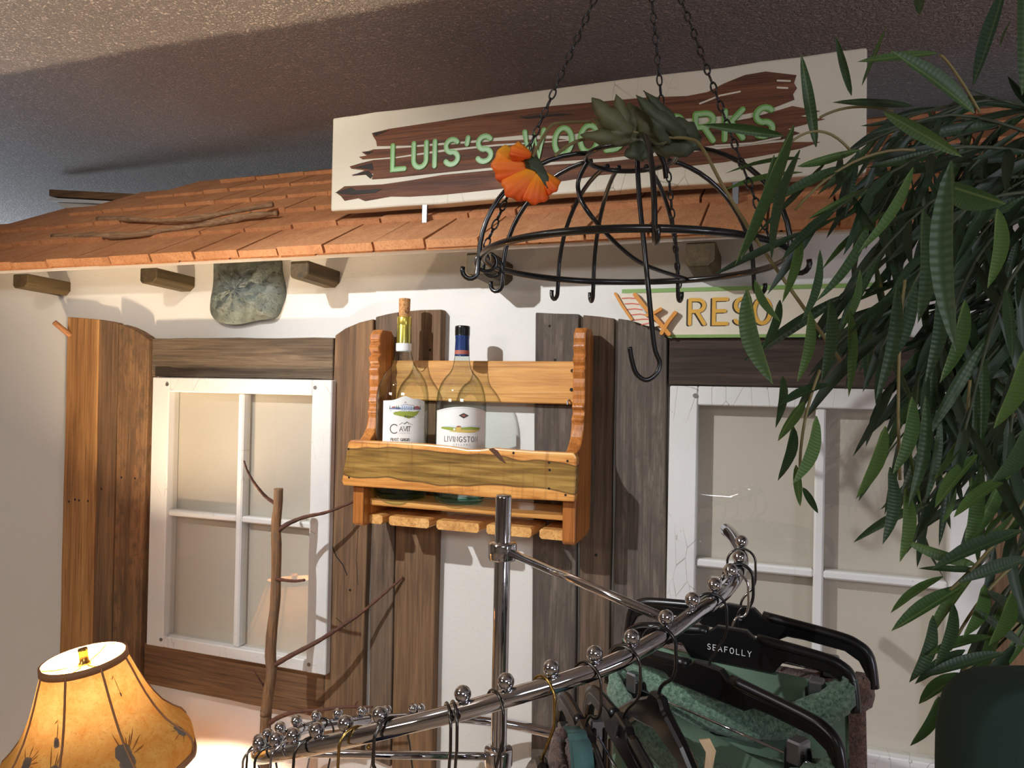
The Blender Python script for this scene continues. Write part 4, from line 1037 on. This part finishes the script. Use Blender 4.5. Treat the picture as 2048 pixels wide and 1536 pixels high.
m = MB(); m.tube(smooth_path([Pd(*c8(640,560),.775), Pd(*c8(760,470),.79), Pd(*c8(900,415),.80), Pd(*c8(1100,375),.80), Pd(*c8(1250,350),.80), Pd(*c8(1500,400),.80), Pd(*c8(1780,415),.79), Pd(*c8(1900,500),.775), Pd(1445,370,.75), Pd(1500,460,.73), Pd(1560,548,.71), Pd(1625,640,.70), Pd(1686,727,.70)], 6), .0018, 7); m.build('stem', M['stemtan'], fl_, smooth=True)
def lobe(m, b, tp, d0, d1, wpx, seed):       # one pointed, folded lobe of a cut leaf
    n = 8; r_ = random.Random(seed); bx, by = b; tx, ty = tp; L = math.hypot(tx-bx, ty-by); ux, uy = (tx-bx)/L, (ty-by)/L; vs = []; fs = []
    for i in range(n+1):
        t = i/n; w = wpx*.5*(math.sin(math.pi*(.12 + .88*t))**.8)*(1 + .18*math.sin(t*17 + seed)); c = math.sin(t*math.pi)*L*.05*((seed % 3) - 1)
        for k in (-1, -.5, 0, .5, 1):
            dd = d0 + (d1-d0)*t - .006*math.sin(t*3) + abs(k)*.0055 + .0015*math.sin(t*9 + k*2 + seed)
            vs.append(Pd(bx + ux*L*t - uy*(w*k + c), by + uy*L*t + ux*(w*k + c), dd))
    for i in range(n):
        for k in range(4): fs.append((i*5+k, i*5+k+1, i*5+k+6, i*5+k+5))
    m.add(vs, fs)
for mat, lobes in (('olive', (((1262,270),(1184,196),34),((1255,264),(1232,188),24),((1274,266),(1256,203),28),((1262,274),(1186,238),30),((1264,280),(1161,270),24),((1292,279),(1196,262),32),((1334,284),(1262,212),38),((1300,282),(1214,277),20))),
                   ('olivedark', (((1376,276),(1272,190),28),((1366,266),(1287,181),20),((1398,284),(1330,238),34),((1402,286),(1288,290),36),((1340,288),(1300,232),26))),
                   ('olivedark', (((1290,290),(1248,312),28),((1305,298),(1272,320),20)))):
    m = MB()
    for i, (b_, t_, w_) in enumerate(lobes): lobe(m, b_, t_, .795 + .004*(i % 3), .78 + .012*((i*5) % 4), w_*1.25, i)
    o = m.build('leaf', M[mat], fl_, smooth=True); sd = o.modifiers.new('thick', 'SOLIDIFY'); sd.thickness = .0008

# ------------------------------------------------------------------ big artificial willow plant
PO = Pd(2190, 250, .80)
pl = empty('hanging_plant', PO, 'large artificial willow-leaf plant hanging at the right edge', 'plant')
def leafmesh(bend, side, fold=.16, w=.105):
    n = 9; vs = []; fs = []
    for i in range(n+1):
        t = i/n; ww = w*.5*(math.sin(math.pi*min(1, .06 + t*.94))**.75)*(1 if t > .04 else .35)
        z = -bend*t*t; x0 = side*math.sin(t*math.pi)*.5 if side else 0
        vs += [(x0-ww, t, z + ww*fold*2 + .002*math.sin(t*21)), (x0-ww*.5, t, z + ww*fold*.8), (x0, t, z), (x0+ww*.5, t, z + ww*fold*.8), (x0+ww, t, z + ww*fold*2 + .002*math.cos(t*19))]
    for i in range(n):
        for k in range(4): fs.append((i*5+k, i*5+k+1, i*5+k+6, i*5+k+5))
    me = bpy.data.meshes.new('leaf'); me.from_pydata([Vector(v) for v in vs], [], fs)
    for p in me.polygons: p.use_smooth = True
    return me
LEAVES = [leafmesh(b, s_) for b, s_ in ((.02, 0), (.10, .05), (.10, -.05), (.20, .03), (.06, .11), (.06, -.11))]
for i, me in enumerate(LEAVES): me.materials.append(M['leaf'])
LEAVESD = [me.copy() for me in LEAVES]
for me in LEAVESD: me.materials[0] = M['leafdark']
def put_leaf(b, tip, wpx=None, variant=None, dark=False, roll=None, r_=rnd):
    d = tip - b; L = d.length; y = d.normalized()
    nrm = (CAM - (b+tip)/2).normalized() + Vector((r_.uniform(-.7, .7), r_.uniform(-.7, .7), r_.uniform(-.1, .8)))
    x = y.cross(nrm).normalized(); z = x.cross(y).normalized()
    v = variant if variant is not None else r_.randrange(len(LEAVES))
    o = bpy.data.objects.new('leaf', (LEAVESD if dark else LEAVES)[v]); COL.objects.link(o); o.parent = pl
    k = 1.0
    if wpx: k = wpx*((b+tip)/2 - CAM).dot(FWD)/FL/(L*.105)*1.05
    mtx = Matrix((x, y, z)).transposed().to_4x4()
    o.rotation_euler = mtx.to_euler(); o.location = b - PO; o.scale = (L*k, L, L)
    return o
HL = [  # base x, y, tip x, y, width, distance, variant
 (1632,294,1603,106,22,.78,0),(1703,191,1671,72,14,.80,0),(1724,171,1773,51,9,.82,0),(1874,106,1717,121,19,.72,0),(1949,226,1796,96,30,.66,1),(1826,212,1676,188,28,.72,2),
 (1842,-40,1838,28,22,.6,0),(2007,-20,1958,158,26,.58,1),(2048,-40,2050,172,44,.50,2),(2022,40,1998,92,14,.62,0),(1768,225,1925,314,26,.70,0),(1567,272,1410,257,20,.74,1),(1601,318,1445,330,20,.76,2),(1605,345,1452,364,18,.76,1),
 (1588,250,1462,520,28,.66,5),(1548,310,1484,515,18,.67,5),(1600,300,1537,512,22,.64,4),(1826,335,1723,500,20,.62,5),(1846,420,1833,640,34,.56,5),(1903,322,1912,700,40,.50,4),(1995,418,1976,570,26,.55,5),(1880,366,2008,408,44,.6,1),
 (1494,578,1545,766,34,.62,4),(1510,560,1560,640,16,.64,4),(1794,568,1752,796,24,.60,5),(1659,768,1562,800,22,.64,1),(1608,803,1552,872,26,.64,2),(1587,853,1553,957,22,.64,5),(1633,832,1590,966,26,.63,5),(1592,930,1600,1012,16,.64,0),(1606,975,1636,1026,14,.64,0),
 (1565,752,1548,852,18,.66,5),(1771,853,1709,992,26,.62,5),(1780,934,1767,1086,24,.62,5),(1811,976,1798,1121,24,.62,5),(1824,794,1788,944,26,.62,5),(1851,792,1818,1010,22,.63,5),(1820,900,1842,1012,10,.63,0),(1917,879,1862,956,26,.62,5),(1905,934,1891,1048,24,.64,5),(1955,909,1870,1003,26,.60,1),(1943,955,1930,1086,26,.62,5),(2023,951,1910,1020,26,.60,1),
 (1951,1129,1819,1085,22,.62,2),(2044,1061,1875,1127,28,.58,1),(1968,1142,1847,1124,18,.62,2),(2055,1116,1930,1166,26,.60,1),(1886,1153,1782,1212,20,.62,1),(1924,1173,1790,1253,26,.62,1),(1866,1231,1821,1363,24,.62,5),(1907,1207,1869,1328,22,.62,5),(1969,1169,1927,1270,24,.62,5),(2023,1186,1976,1286,26,.60,5),(1986,1273,1861,1298,22,.62,1),(2006,1306,1852,1351,22,.62,1),(1930,1300,1838,1362,20,.63,1),(1926,1347,1842,1398,26,.64,1),(1878,1393,1821,1488,20,.64,5),(1940,1300,1900,1400,20,.66,5),(2048,1290,1965,1215,24,.62,2),(2048,1250,1960,1165,22,.63,2),(2040,1010,1960,1060,24,.6,1),(2050,860,1985,960,30,.57,5),(2050,700,1985,850,34,.55,5),
 (1600,470,1560,600,22,.66,5),(1640,500,1610,640,20,.66,5),(1690,430,1600,470,18,.68,1),(1560,600,1520,700,18,.68,5),(1660,600,1640,760,24,.66,5),(1700,620,1690,790,22,.66,5),(1620,620,1595,760,20,.67,5),(1720,540,1690,650,20,.68,5),(1830,560,1770,740,24,.62,5),(1880,560,1850,760,26,.60,5),(1930,600,1880,760,26,.60,5),(1700,330,1540,400,20,.72,1),(1760,370,1600,430,20,.70,1),(1720,300,1580,330,18,.72,1),(1780,420,1640,520,20,.68,1),(1790,300,1640,340,20,.70,2),(1740,440,1640,600,20,.68,5)]
for bx, by, tx, ty, w, d, v in HL:
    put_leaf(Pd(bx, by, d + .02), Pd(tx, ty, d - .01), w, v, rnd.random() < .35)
# fill: short leafy sprays along arching stems
def spray(p, n, ln, dark, r_):
    q = smooth_path(p, 6); m = MB(); m.tube(q, [.0022 - .0012*i/(len(q)-1) for i in range(len(q))], 6); m.build('stem', M['olivedark'], pl, smooth=True)
    out = []
    for i in range(n):
        f = (i + .5)/n; k = min(int(f*(len(q)-1)), len(q)-2); b = q[k].lerp(q[k+1], f*(len(q)-1) - k); t = (q[k+1]-q[k]).normalized()
        dv = t*r_.uniform(.5, 1.0) + Vector((r_.uniform(-.6, .6), r_.uniform(-.6, .6), r_.uniform(-.9, .15)))
        out.append((b, b + dv.normalized()*ln*r_.uniform(.7, 1.2), dark))
    return out
r2 = random.Random(23); todo = []
for (x0, y0, x1, y1, x2, y2, d0, d2, n, dk) in [
    (2150,300,1900,230,1640,330,.85,.74,14,1),(2150,320,1880,300,1600,470,.80,.68,16,1),(2160,350,1900,380,1680,600,.85,.72,16,1),(2150,380,1930,420,1760,700,.78,.66,16,1),
    (2150,400,1980,480,1850,760,.85,.70,16,1),(2160,420,2020,560,1930,860,.76,.62,14,1),(2170,460,2060,640,2010,960,.8,.66,14,0),(2150,330,1920,480,1660,700,.92,.80,14,1),
    (2150,250,1980,200,1820,260,.85,.80,9,1),(2150,300,2010,330,1900,470,.92,.88,16,1),(2150,500,2000,600,1880,700,.90,.84,18,1),(2150,560,2010,680,1860,860,.88,.78,16,1),(2160,600,2050,760,1960,930,.85,.74,14,1),
    (2150,380,1900,520,1720,640,.95,.88,16,1),(2170,900,2080,980,1960,1130,.72,.64,10,0),(2170,1000,2080,1080,1980,1240,.72,.66,10,0),(2160,1050,2090,1180,2010,1330,.70,.66,9,0),
    (2150,520,2080,560,1990,640,.95,.95,14,1),(2150,620,2080,700,1990,800,.95,.92,14,1),(2150,430,2080,470,1960,540,.98,.96,14,1),(2160,760,2080,830,2000,900,.85,.80,12,1),(1900,480,1820,560,1760,680,.86,.80,10,1),(1980,560,1900,640,1850,760,.86,.82,10,1)]:
    todo += spray([Pd(x0, y0, d0), Pd(x1, y1, (d0+d2)/2), Pd(x2, y2, d2)], n, .095, dk, r2)
for (x0, y0, x1, y1, x2, y2, d) in [(1830,300,1700,290,1590,420,.7),(1700,300,1640,230,1575,290,.72),(1786,222,1700,200,1640,235,.74),(1960,225,1900,120,1880,110,.7),(2050,1000,1990,1100,1900,1180,.63),(2040,1120,1960,1180,1900,1300,.64),(2040,1240,1980,1300,1925,1345,.65),(1640,740,1600,840,1600,940,.65),(1810,560,1790,720,1800,960,.64),(1940,760,1930,880,1925,950,.64)]:
    m = MB(); q = bez(Pd(x0,y0,d), Pd(x1,y1,d), Pd(x2,y2,d), 10); m.tube(q, .0013, 6); m.build('stem', M['stemtan'], pl, smooth=True)
for k in range(46):                      # denser inner foliage
    px, py = r2.uniform(1760, 2120), r2.uniform(250, 960)
    if px < 1760 + (py - 250)*.12: px += 90
    d = r2.uniform(.84, 1.0)
    todo += spray([Pd(px + 130, py - 90, d + .05), Pd(px + 30, py - 60, d), Pd(px - 70, py + r2.uniform(20, 120), d - .03)], 9, .095, 1, r2)
r2.shuffle(todo)
nmax = 296 - len(HL)
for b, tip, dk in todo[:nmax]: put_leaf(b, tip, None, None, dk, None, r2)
rest = MB()
for b, tip, dk in todo[nmax:]:
    d = tip - b; L = d.length; y = d.normalized(); nrm = (CAM - b).normalized() + Vector((r2.uniform(-.7,.7), r2.uniform(-.7,.7), r2.uniform(-.1,.8)))
    x = y.cross(nrm).normalized(); z = x.cross(y).normalized(); me = LEAVES[r2.randrange(6)]
    rest.add([b + (x*v.co.x + y*v.co.y + z*v.co.z)*L for v in me.vertices], [tuple(p.vertices) for p in me.polygons])
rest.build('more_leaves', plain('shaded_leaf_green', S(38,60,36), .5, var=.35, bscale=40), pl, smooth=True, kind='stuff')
m = MB(); m.tube(smooth_path([Pd(2150,330,.85), PO, Vector((PO.x, PO.y, PO.z + .12)), Vector((PO.x, PO.y, ZC))], 4), .004, 8); m.build('hanger_cord', M['olivedark'], pl)

# ------------------------------------------------------------------ chrome spiral clothes rack
pp = Pd(1005, 1105, 1.10); PXY = Vector((pp.x, pp.y, 0)); RR = .335
cr = empty('clothes_rack', PXY, 'chrome spiral clothes rack with ball stops along its rail', 'clothes rack')
ptop = Pd(1001, 990, 1.10).z
m = MB(); m.lathe(PXY, [(0, .02), (.0118, .02), (.0118, ptop-.003), (.0108, ptop), (0, ptop)], 28); m.build('post', M['chrome'], cr, smooth=True)
m = MB(); m.lathe(PXY, [(.0118, .03), (.06, .028), (.20, .018), (.22, .008), (.22, 0), (0, 0)], 40); m.build('base', M['chrome'], cr, smooth=True)
zc1, zc2 = Pd(1003, 1104, 1.09).z, Pd(1005, 1518, 1.09).z
for z in (zc1, zc2):
    m = MB(); m.lathe(PXY, [(.0118, z+.013), (.0200, z+.012), (.0208, z+.009), (.0208, z-.011), (.0198, z-.013), (.0118, z-.013)], 28); m.build('collar', M['chrome'], cr, smooth=True)
ZK = [(-4,-.201),(5,-.209),(18,-.220),(33,-.232),(50,-.249),(68,-.283),(87,-.311),(107,-.350),(120,-.381),(131,-.409),(143,-.441),(160,-.487),(175,-.519),(188,-.538),(203,-.558),(218,-.583),(236,-.606),(243,-.612),(262,-.628),(285,-.646),(300,-.656)]
def railz(ph):
    for (a, za), (b, zb2) in zip(ZK, ZK[1:]):
        if a <= ph <= b: return E + za + (zb2-za)*(ph-a)/(b-a)
    return E + (ZK[0][1] if ph < ZK[0][0] else ZK[-1][1])
def railp(ph): v = PXY + cdir(RAD(ph))*RR; v.z = (railz(ph-4) + railz(ph) + railz(ph+4))/3; return v
m = MB(); m.tube([railp(-4 + 304*i/110) for i in range(111)], .0094, 14); m.build('rail', M['chrome'], cr, smooth=True)
for ph in (52, 176):
    e = railp(ph); z = zc1 if ph == 52 else zc2
    s0 = PXY + cdir(RAD(ph))*.019; s0.z = z
    m = MB(); m.tube([s0, e + Vector((0, 0, -.006))], .0058, 12); m.build('arm', M['chrome'], cr, smooth=True)
def ang_at(px, py):                         # rail angle nearest a pixel
    best = None
    for i in range(0, 610):
        ph = -4 + i*.5; q = railp(ph) + Vector((0,0,.0155)); v = q - CAM; w = v.dot(FWD); x = 1024 + FL*v.dot(RGT)/w; y = 768 - FL*v.dot(UPV)/w
        e = (x-px)**2 + (y-py)**2
        if best is None or e < best[0]: best = (e, ph)
    return best[1]
BALLS = [(1473,1088),(1474,1115),(1460,1143),(1433,1180),(1394,1218),(1341,1255),(1272,1290),(1194,1322),(1108,1350),(1018,1379),(928,1404),(841,1425),(762,1444),(692,1460),(634,1471),(588,1479),(552,1484)]
BA = [ang_at(*b) for b in BALLS]
allb = BA + [155, 168, 178, 187, 196, 205, 214, 223, 232, 241]
bm_ = MB(); bm_.sphere(Vector((0,0,0)), .0088, 16, 10); bm_.tube([Vector((0,0,-.012)), Vector((0,0,-.005))], .003, 8); tmp = bm_.build('stop_ball', M['chrome'], smooth=True, origin=(0,0,0)); BALL = tmp.data; bpy.data.objects.remove(tmp)
for ph in allb:
    o = bpy.data.objects.new('stop_ball', BALL); COL.objects.link(o); o.parent = cr; o.location = railp(ph) + Vector((0,0,.0175)) - PXY

# ------------------------------------------------------------------ hangers
def hanger(ph, ang, label, kind='clip', wire='darkchrome', drop=.085, group=None, W=.17, flip=1, jog=.012, tip=True, name='hanger', dz=0.0, ha=None, body='plastic', wr_=.0016):
    """hook over the rail at angle ph; the bar points along ang (image-horizontal plane: 0 right, 90 toward the viewer)"""
    top = railp(ph) + Vector((0, 0, .0094 + wr_)); ux = cdir(RAD(ang)); wx = Vector((0, 0, 1)).cross(ux); R_ = .0185
    if ha is None: ha = max(8, ph - 28)
    rad = cdir(RAD(ha))
    root = empty(name, top, label, 'hanger', group)
    m = MB(); c = top + Vector((0, 0, -R_))
    pts = []
    a0 = 205 if tip else 185
    for k in range(15):
        a = RAD(a0 - (a0+8)*k/14); pts.append(c + rad*math.cos(a)*R_*flip + Vector((0, 0, math.sin(a)*R_)))
    neck = top + Vector((0, 0, -drop))
    pts += smooth_path([pts[-1], c + rad*R_*flip*1.02 + Vector((0,0,-.022)), c + rad*R_*flip*.8 + Vector((0,0,-.034)), neck + rad*jog*.4*flip + Vector((0,0,.024)), neck + Vector((0,0,.012)), neck + Vector((0,0,-.012))], 4)[1:]
    m.tube(pts, wr_, 8); m.build('hook', M[wire], root, smooth=True)
    if tip:
        m = MB(); m.sphere(pts[0], wr_*1.7, 8, 5); m.build('hook_tip', M[wire], root, smooth=True)
    F = lambda u, v, w: neck + ux*u + Vector((0, 0, v)) + wx*w
    def slab(outline, t, mat, nm, bev=.002):
        mm = MB(); mm.prism([F(u, v, -t/2) for u, v in outline], [F(u, v, t/2) for u, v in outline]); return mm.build(nm, M[mat], root, bevel=bev)
    if kind in ('clip', 'plate'):
        low = -.034 if kind == 'plate' else -.024
        half = [(.018, .012), (.030, .002), (.05, -.002), (W*.72, -.006), (W*.88, -.012), (W*.96, -.022), (W, -.040), (W*1.005, -.062), (W*.955, -.062), (W*.95, -.045), (W*.9, -.030), (W*.80, -.021), (W*.5, -.017), (.062, -.017), (.050, low), (0, low)]
        outline = half[:-1] + [(0, low)] + [(-u, v) for u, v in half[-2::-1]]
        slab(outline, .011, body, 'bar')
        mm = MB(); 
        hr_ = [(.03, .003), (W*.72, -.005), (W*.88, -.011), (W*.965, -.024), (W, -.060)]
        mm.tube(smooth_path([F(u, v, 0) for u, v in hr_], 5), .0068, 8); mm.build('bar_rim', M[body], root, smooth=True)
        mm = MB(); mm.tube(smooth_path([F(-u, v, 0) for u, v in hr_], 5), .0068, 8); mm.build('bar_rim', M[body], root, smooth=True)
        mm = MB(); mm.tube([F(-W*.97, -.052, 0), F(W*.97, -.052, 0)], .0017, 8); mm.build('rod', M['chrome'], root, smooth=True)
        for s_ in (-1, 1):
            cu = s_*W*.70
            cl = MB(); cl.obox(F(cu, -.066, -.0065), ux*.0115, wx*.0025, Vector((0,0,.026))); cl.obox(F(cu, -.066, .0065), ux*.0115, wx*.0025, Vector((0,0,.026)))
            co = cl.build('clip', M[body], root, bevel=.0015)
            mm = MB(); mm.obox(F(cu, -.044, 0), ux*.0085, wx*.0105, Vector((0,0,.0125))); mm.build('clip_spring', M['steel'], co, bevel=.002)
        if kind == 'clip' and drop == .088:
          mm = MB(); mm.tube([F(0, .006, -.006), F(0, -.006, -.0075)], .0016, 6); mm.tube([F(-.004, -.006, -.007), F(.004, -.006, -.007)], .0014, 6); mm.build('hook_rivet', M['steel'], root)
    elif kind == 'shoulder':
        out_ = [(.010, .014), (.018, .004), (.06, -.016), (W*.8, -.062), (W, -.092), (W*.99, -.110), (W*.92, -.104), (W*.7, -.082), (.05, -.036), (0, -.026)]
        outline = out_ + [(-u, v) for u, v in out_[-2::-1]]
        slab(outline, .012, body, 'shoulders', .003)
    return root, F
d1 = 46
h1, F1 = hanger(BA[0]+1.6, d1-12, 'black clip hanger hung highest, with silver clip showing, in front of right window', 'clip', 'darkchrome', .088, W=.164)
h1b, F1b = hanger(BA[1]+1.4, d1+6, 'bare black hook just below the top of the rail', 'none', 'black', .080, wr_=.002, name='hanger_hook')
h2, F2 = hanger(BA[2]-2, d1-17, 'black clip hanger with white printed lettering holding green terry garment', 'plate', 'chrome', .080, W=.140)
h3, F3 = hanger(BA[3]+1.6, d1+6, 'black clip hanger nearest the viewer at right with long white rod', 'clip', 'black', .094, W=.162)
h4, F4 = hanger(BA[5]+1.6, 74, 'glossy black shoulder hanger with black hook before the green garments', 'shoulder', 'black', .085, W=.16, wr_=.0021)
h5, F5 = hanger(BA[6]+1.4, 82, 'black hanger with dark grey hook beside the glossy black one', 'clip', 'darkchrome', .088, W=.15)
h6, F6 = hanger(BA[7]+1.4, 84, 'dark hanger carrying a teal ribbed strap', 'clip', 'darkchrome', .078, W=.15)
h7, F7 = hanger(BA[8]+1.4, 84, 'black hanger with brass coloured hook', 'shoulder', 'brass', .098, W=.15)
h8, F8 = hanger(BA[9]+1.8, 70, 'white plastic hanger with silver hook', 'shoulder', 'darkchrome', .100, W=.14, body='whiteplastic')
h9, F9 = hanger(BA[10]+1.5, 92, 'dark wire hook, left one of the pair crossing the rail before the white wall', 'none', 'darkchrome', .15, tip=False, jog=.002, name='hanger_hook', ha=75)
h10, F10 = hanger(BA[10]+2.6, 95, 'dark wire hook, right one of the pair crossing the rail before the white wall', 'none', 'darkchrome', .15, tip=False, jog=.002, name='hanger_hook', ha=75)
h11, F11 = hanger(BA[11]-1.6, 100, 'thick dark grey hook right of the brown plank gap, front rail', 'none', 'darkchrome', .13, tip=False, name='hanger_hook', wr_=.002, ha=125)
h12, F12 = hanger(BA[12]-1.8, 104, 'dark grey hook beside the third ball from the left bend, front rail', 'none', 'darkchrome', .13, tip=False, name='hanger_hook', wr_=.0019, ha=132)
h13, F13 = hanger(BA[13]-2.2, 112, 'pale brass hook above the dark navy garment', 'shoulder', 'brass', .085, W=.12, ha=140)
BUNCH = [(BA[14]+2, 140, 1, 'hook on the front rail, third from the left bend'), (BA[15]+2.5, 146, 1, 'hook on the front rail, second from the left bend'), (BA[16]+3, 152, 1, 'hook on the front rail, nearest the left bend'),
         (158, 164, 1, None), (171, 176, 1, None), (181, 186, 1, None), (190, 196, 1, None), (199, 20, 1, 'hook on the back rail, nearest the left bend'), (209, 28, 1, 'hook on the back rail, second from the left bend'), (226, 40, 1, 'hook on the back rail, furthest from the left bend')]
for i, (ph, a, fp, lb_) in enumerate(BUNCH):
    col_ = 'chrome' if i % 2 else 'dark wire'
    hanger(ph, a, (col_ + ' hanger ' + lb_) if lb_ else 'wire hanger hook crowded into the left bend of the rail', 'none', 'chrome' if i % 2 else 'darkchrome', .12, group=None if lb_ else 'hooks crowded into the left bend of the rail', name='hanger_hook', tip=False, ha=a, flip=fp)
# printed lettering on the second hanger, on the side facing the viewer
wn = Vector((0,0,1)).cross(cdir(RAD(d1-17)))
sgn = 1 if wn.dot(CAM - h2.location) > 0 else -1
m = MB(); Wt = textwidth('SEAFOLLY', .0066, .48)
write(m, 'SEAFOLLY', -Wt/2 - .002, -.018, .0066, .0008, lambda u, v, h: F2(u, v, sgn*(.0058 + h)), .48, h=.0002); m.build('lettering', M['whiteprint'], h2)

# ------------------------------------------------------------------ garments
def garment(F, u0, u1, vtop, length, thick, mat, label, seed, band=None, name='garment', sag=.02, group=None, cat='garment', open_=False):
    r_ = random.Random(seed); nu, nv = 56, 26; vs = []; fs = []
    ph = [r_.uniform(0, 6.28) for _ in range(6)]
    um = (u0+u1)/2; hw = (u1-u0)/2
    for j in range(nv+1):
        f = j/nv
        for i in range(nu):
            t = 2*math.pi*i/nu
            cu = math.cos(t); k = 1 + .10*f
            u = um + hw*k*(abs(cu)**.75)*(1 if cu >= 0 else -1)
            fold = .5*math.sin(u*60 + ph[0] + 1.5*f) + .35*math.sin(u*105 + ph[1] - 2*f) + .3*math.sin(t*5 + ph[2] + f*4)
            w = thick*(math.sin(t)*(.5 + .5*f) + .32*fold*(.35 + .65*f)*(1 if math.sin(t) >= 0 else -1))
            v = vtop - length*f - sag*(1 - ((u-um)/hw/k)**2)*(1-f)**2 + .004*math.sin(u*40 + ph[3])
            vs.append(F(u, v, w))
    for j in range(nv):
        for i in range(nu): fs.append((j*nu+i, j*nu+(i+1) % nu, (j+1)*nu+(i+1) % nu, (j+1)*nu+i))
    if not open_: fs += [tuple(range(nu)), tuple(range(nv*nu, nv*nu+nu))]
    root = empty(name, F(um, vtop, 0), label, cat, group)
    m = MB(); m.add(vs, fs); m.build('cloth', M[mat], root, smooth=True)
    if band:
        n = 70; m = MB(); pv = []; br = .017
        pts = []
        for i in range(n):
            t = 2*math.pi*i/n; cu = math.cos(t); u = um + hw*1.01*(abs(cu)**.75)*(1 if cu >= 0 else -1)
            v = vtop - .012 - sag*(1 - ((u-um)/hw)**2)
            pts.append(F(u, v, thick*.62*math.sin(t)))
        rings = []; seg = 14
        for i, p in enumerate(pts):
            tt = (pts[(i+1) % n] - pts[i-1]).normalized(); up = Vector((0,0,1)); sd = tt.cross(up).normalized()
            for k in range(seg):
                a = 2*math.pi*k/seg; q = p + up*math.sin(a)*br*1.25 + sd*math.cos(a)*br*.55
                pv.append(q + Vector((r_.uniform(-1,1), r_.uniform(-1,1), r_.uniform(-1,1)))*.0026)
        ff = [(i*seg+k, i*seg+(k+1) % seg, ((i+1) % n)*seg+(k+1) % seg, ((i+1) % n)*seg+k) for i in range(n) for k in range(seg)]
        m.add(pv, ff); m.build('terry_band', M[band], root, smooth=True)
    return root
garment(F1, -.14, .155, -.055, .42, .030, 'terrybrown', 'brown terry garment hanging furthest right behind the green ones', 3, 'terrybrown')
garment(F2, -.132, .132, -.030, .46, .040, 'satindark', 'green terry garment clipped below the lettered hanger', 5, 'terry', sag=.05)
garment(F3, -.146, .150, -.045, .46, .036, 'satindark', 'sage and green terry garment clipped to the hanger nearest the viewer', 9, 'terry', sag=.05)
garment(F6, -.10, .02, -.040, .40, .030, 'terrybrown', 'brown terry garment hanging before the grey plank', 12, 'terrybrown', sag=.01)
garment(F13, -.085, .085, -.045, .30, .03, 'navy', 'dark navy garment below the pale brass hook', 14, None, sag=-.02)
ts = empty('strap_garment', F5(.0, -.05, 0), 'teal garment with ribbed straps beside the sage one', 'garment')
for k, (o1, w) in enumerate(((-.055, .016), (-.035, .016))):
    m = MB(); pts = smooth_path([F6(-.02 + .02*k, .004, -.01), F6(.03 + .02*k, .014, -.014), F6(.06 + .02*k, -.02, -.016), F6(.07 + .02*k, -.10, -.016)], 6)
    for a, b in zip(pts, pts[1:]):
        pass
    L1 = [p + cdir(0)*w/2*1.2 for p in pts]; L2 = [p - cdir(0)*w/2*1.2 for p in pts]
    n = len(pts); m.add(L1 + L2, [(i, i+1, n+i+1, n+i) for i in range(n-1)]); o = m.build('strap', M['teal'], ts, smooth=True); sd = o.modifiers.new('thick', 'SOLIDIFY'); sd.thickness = .0022
m = MB(); pts = [Pd(1398,1480,.78), Pd(1420,1478,.78), Pd(1432,1502,.775), Pd(1424,1545,.77), Pd(1408,1545,.77), Pd(1412,1505,.775)]
m.prism(pts, [p + FH*.002 for p in pts]); ct = m.build('care_tag', M['care'], bpy.data.objects['garment.002'], smooth=False)

# ------------------------------------------------------------------ dark green cushion form, lower right
cz = .52
outl = [(1882,1640),(1881,1540),(1884,1480),(1893,1430),(1908,1395),(1932,1370),(1965,1352),(2010,1344),(2080,1342),(2150,1344),(2205,1356),(2235,1390),(2250,1450),(2255,1640)]
fr = smooth_path([Pd(x, y, cz) for x, y in outl], 3)
c_ = sum(fr, Vector())/len(fr); vs = []; n = len(fr); fs = []
for k, (sc_, off) in enumerate(((.88, -.030), (.955, -.022), (.99, -.010), (1, 0), (.93, .014), (.80, .026))):
    vs += [c_ + (p - c_)*sc_ + FH*off for p in fr]
for k in range(5):
    for i in range(n): fs.append((k*n+i, k*n+(i+1) % n, (k+1)*n+(i+1) % n, (k+1)*n+i))
fs += [tuple(range(n)), tuple(range(5*n, 6*n))]
m = MB(); m.add(vs, fs); o = m.build('cushion', M['darkgreen'], smooth=True); tag(o, 'smooth dark green rounded cloth form at lower right below the leaves', 'cushion')
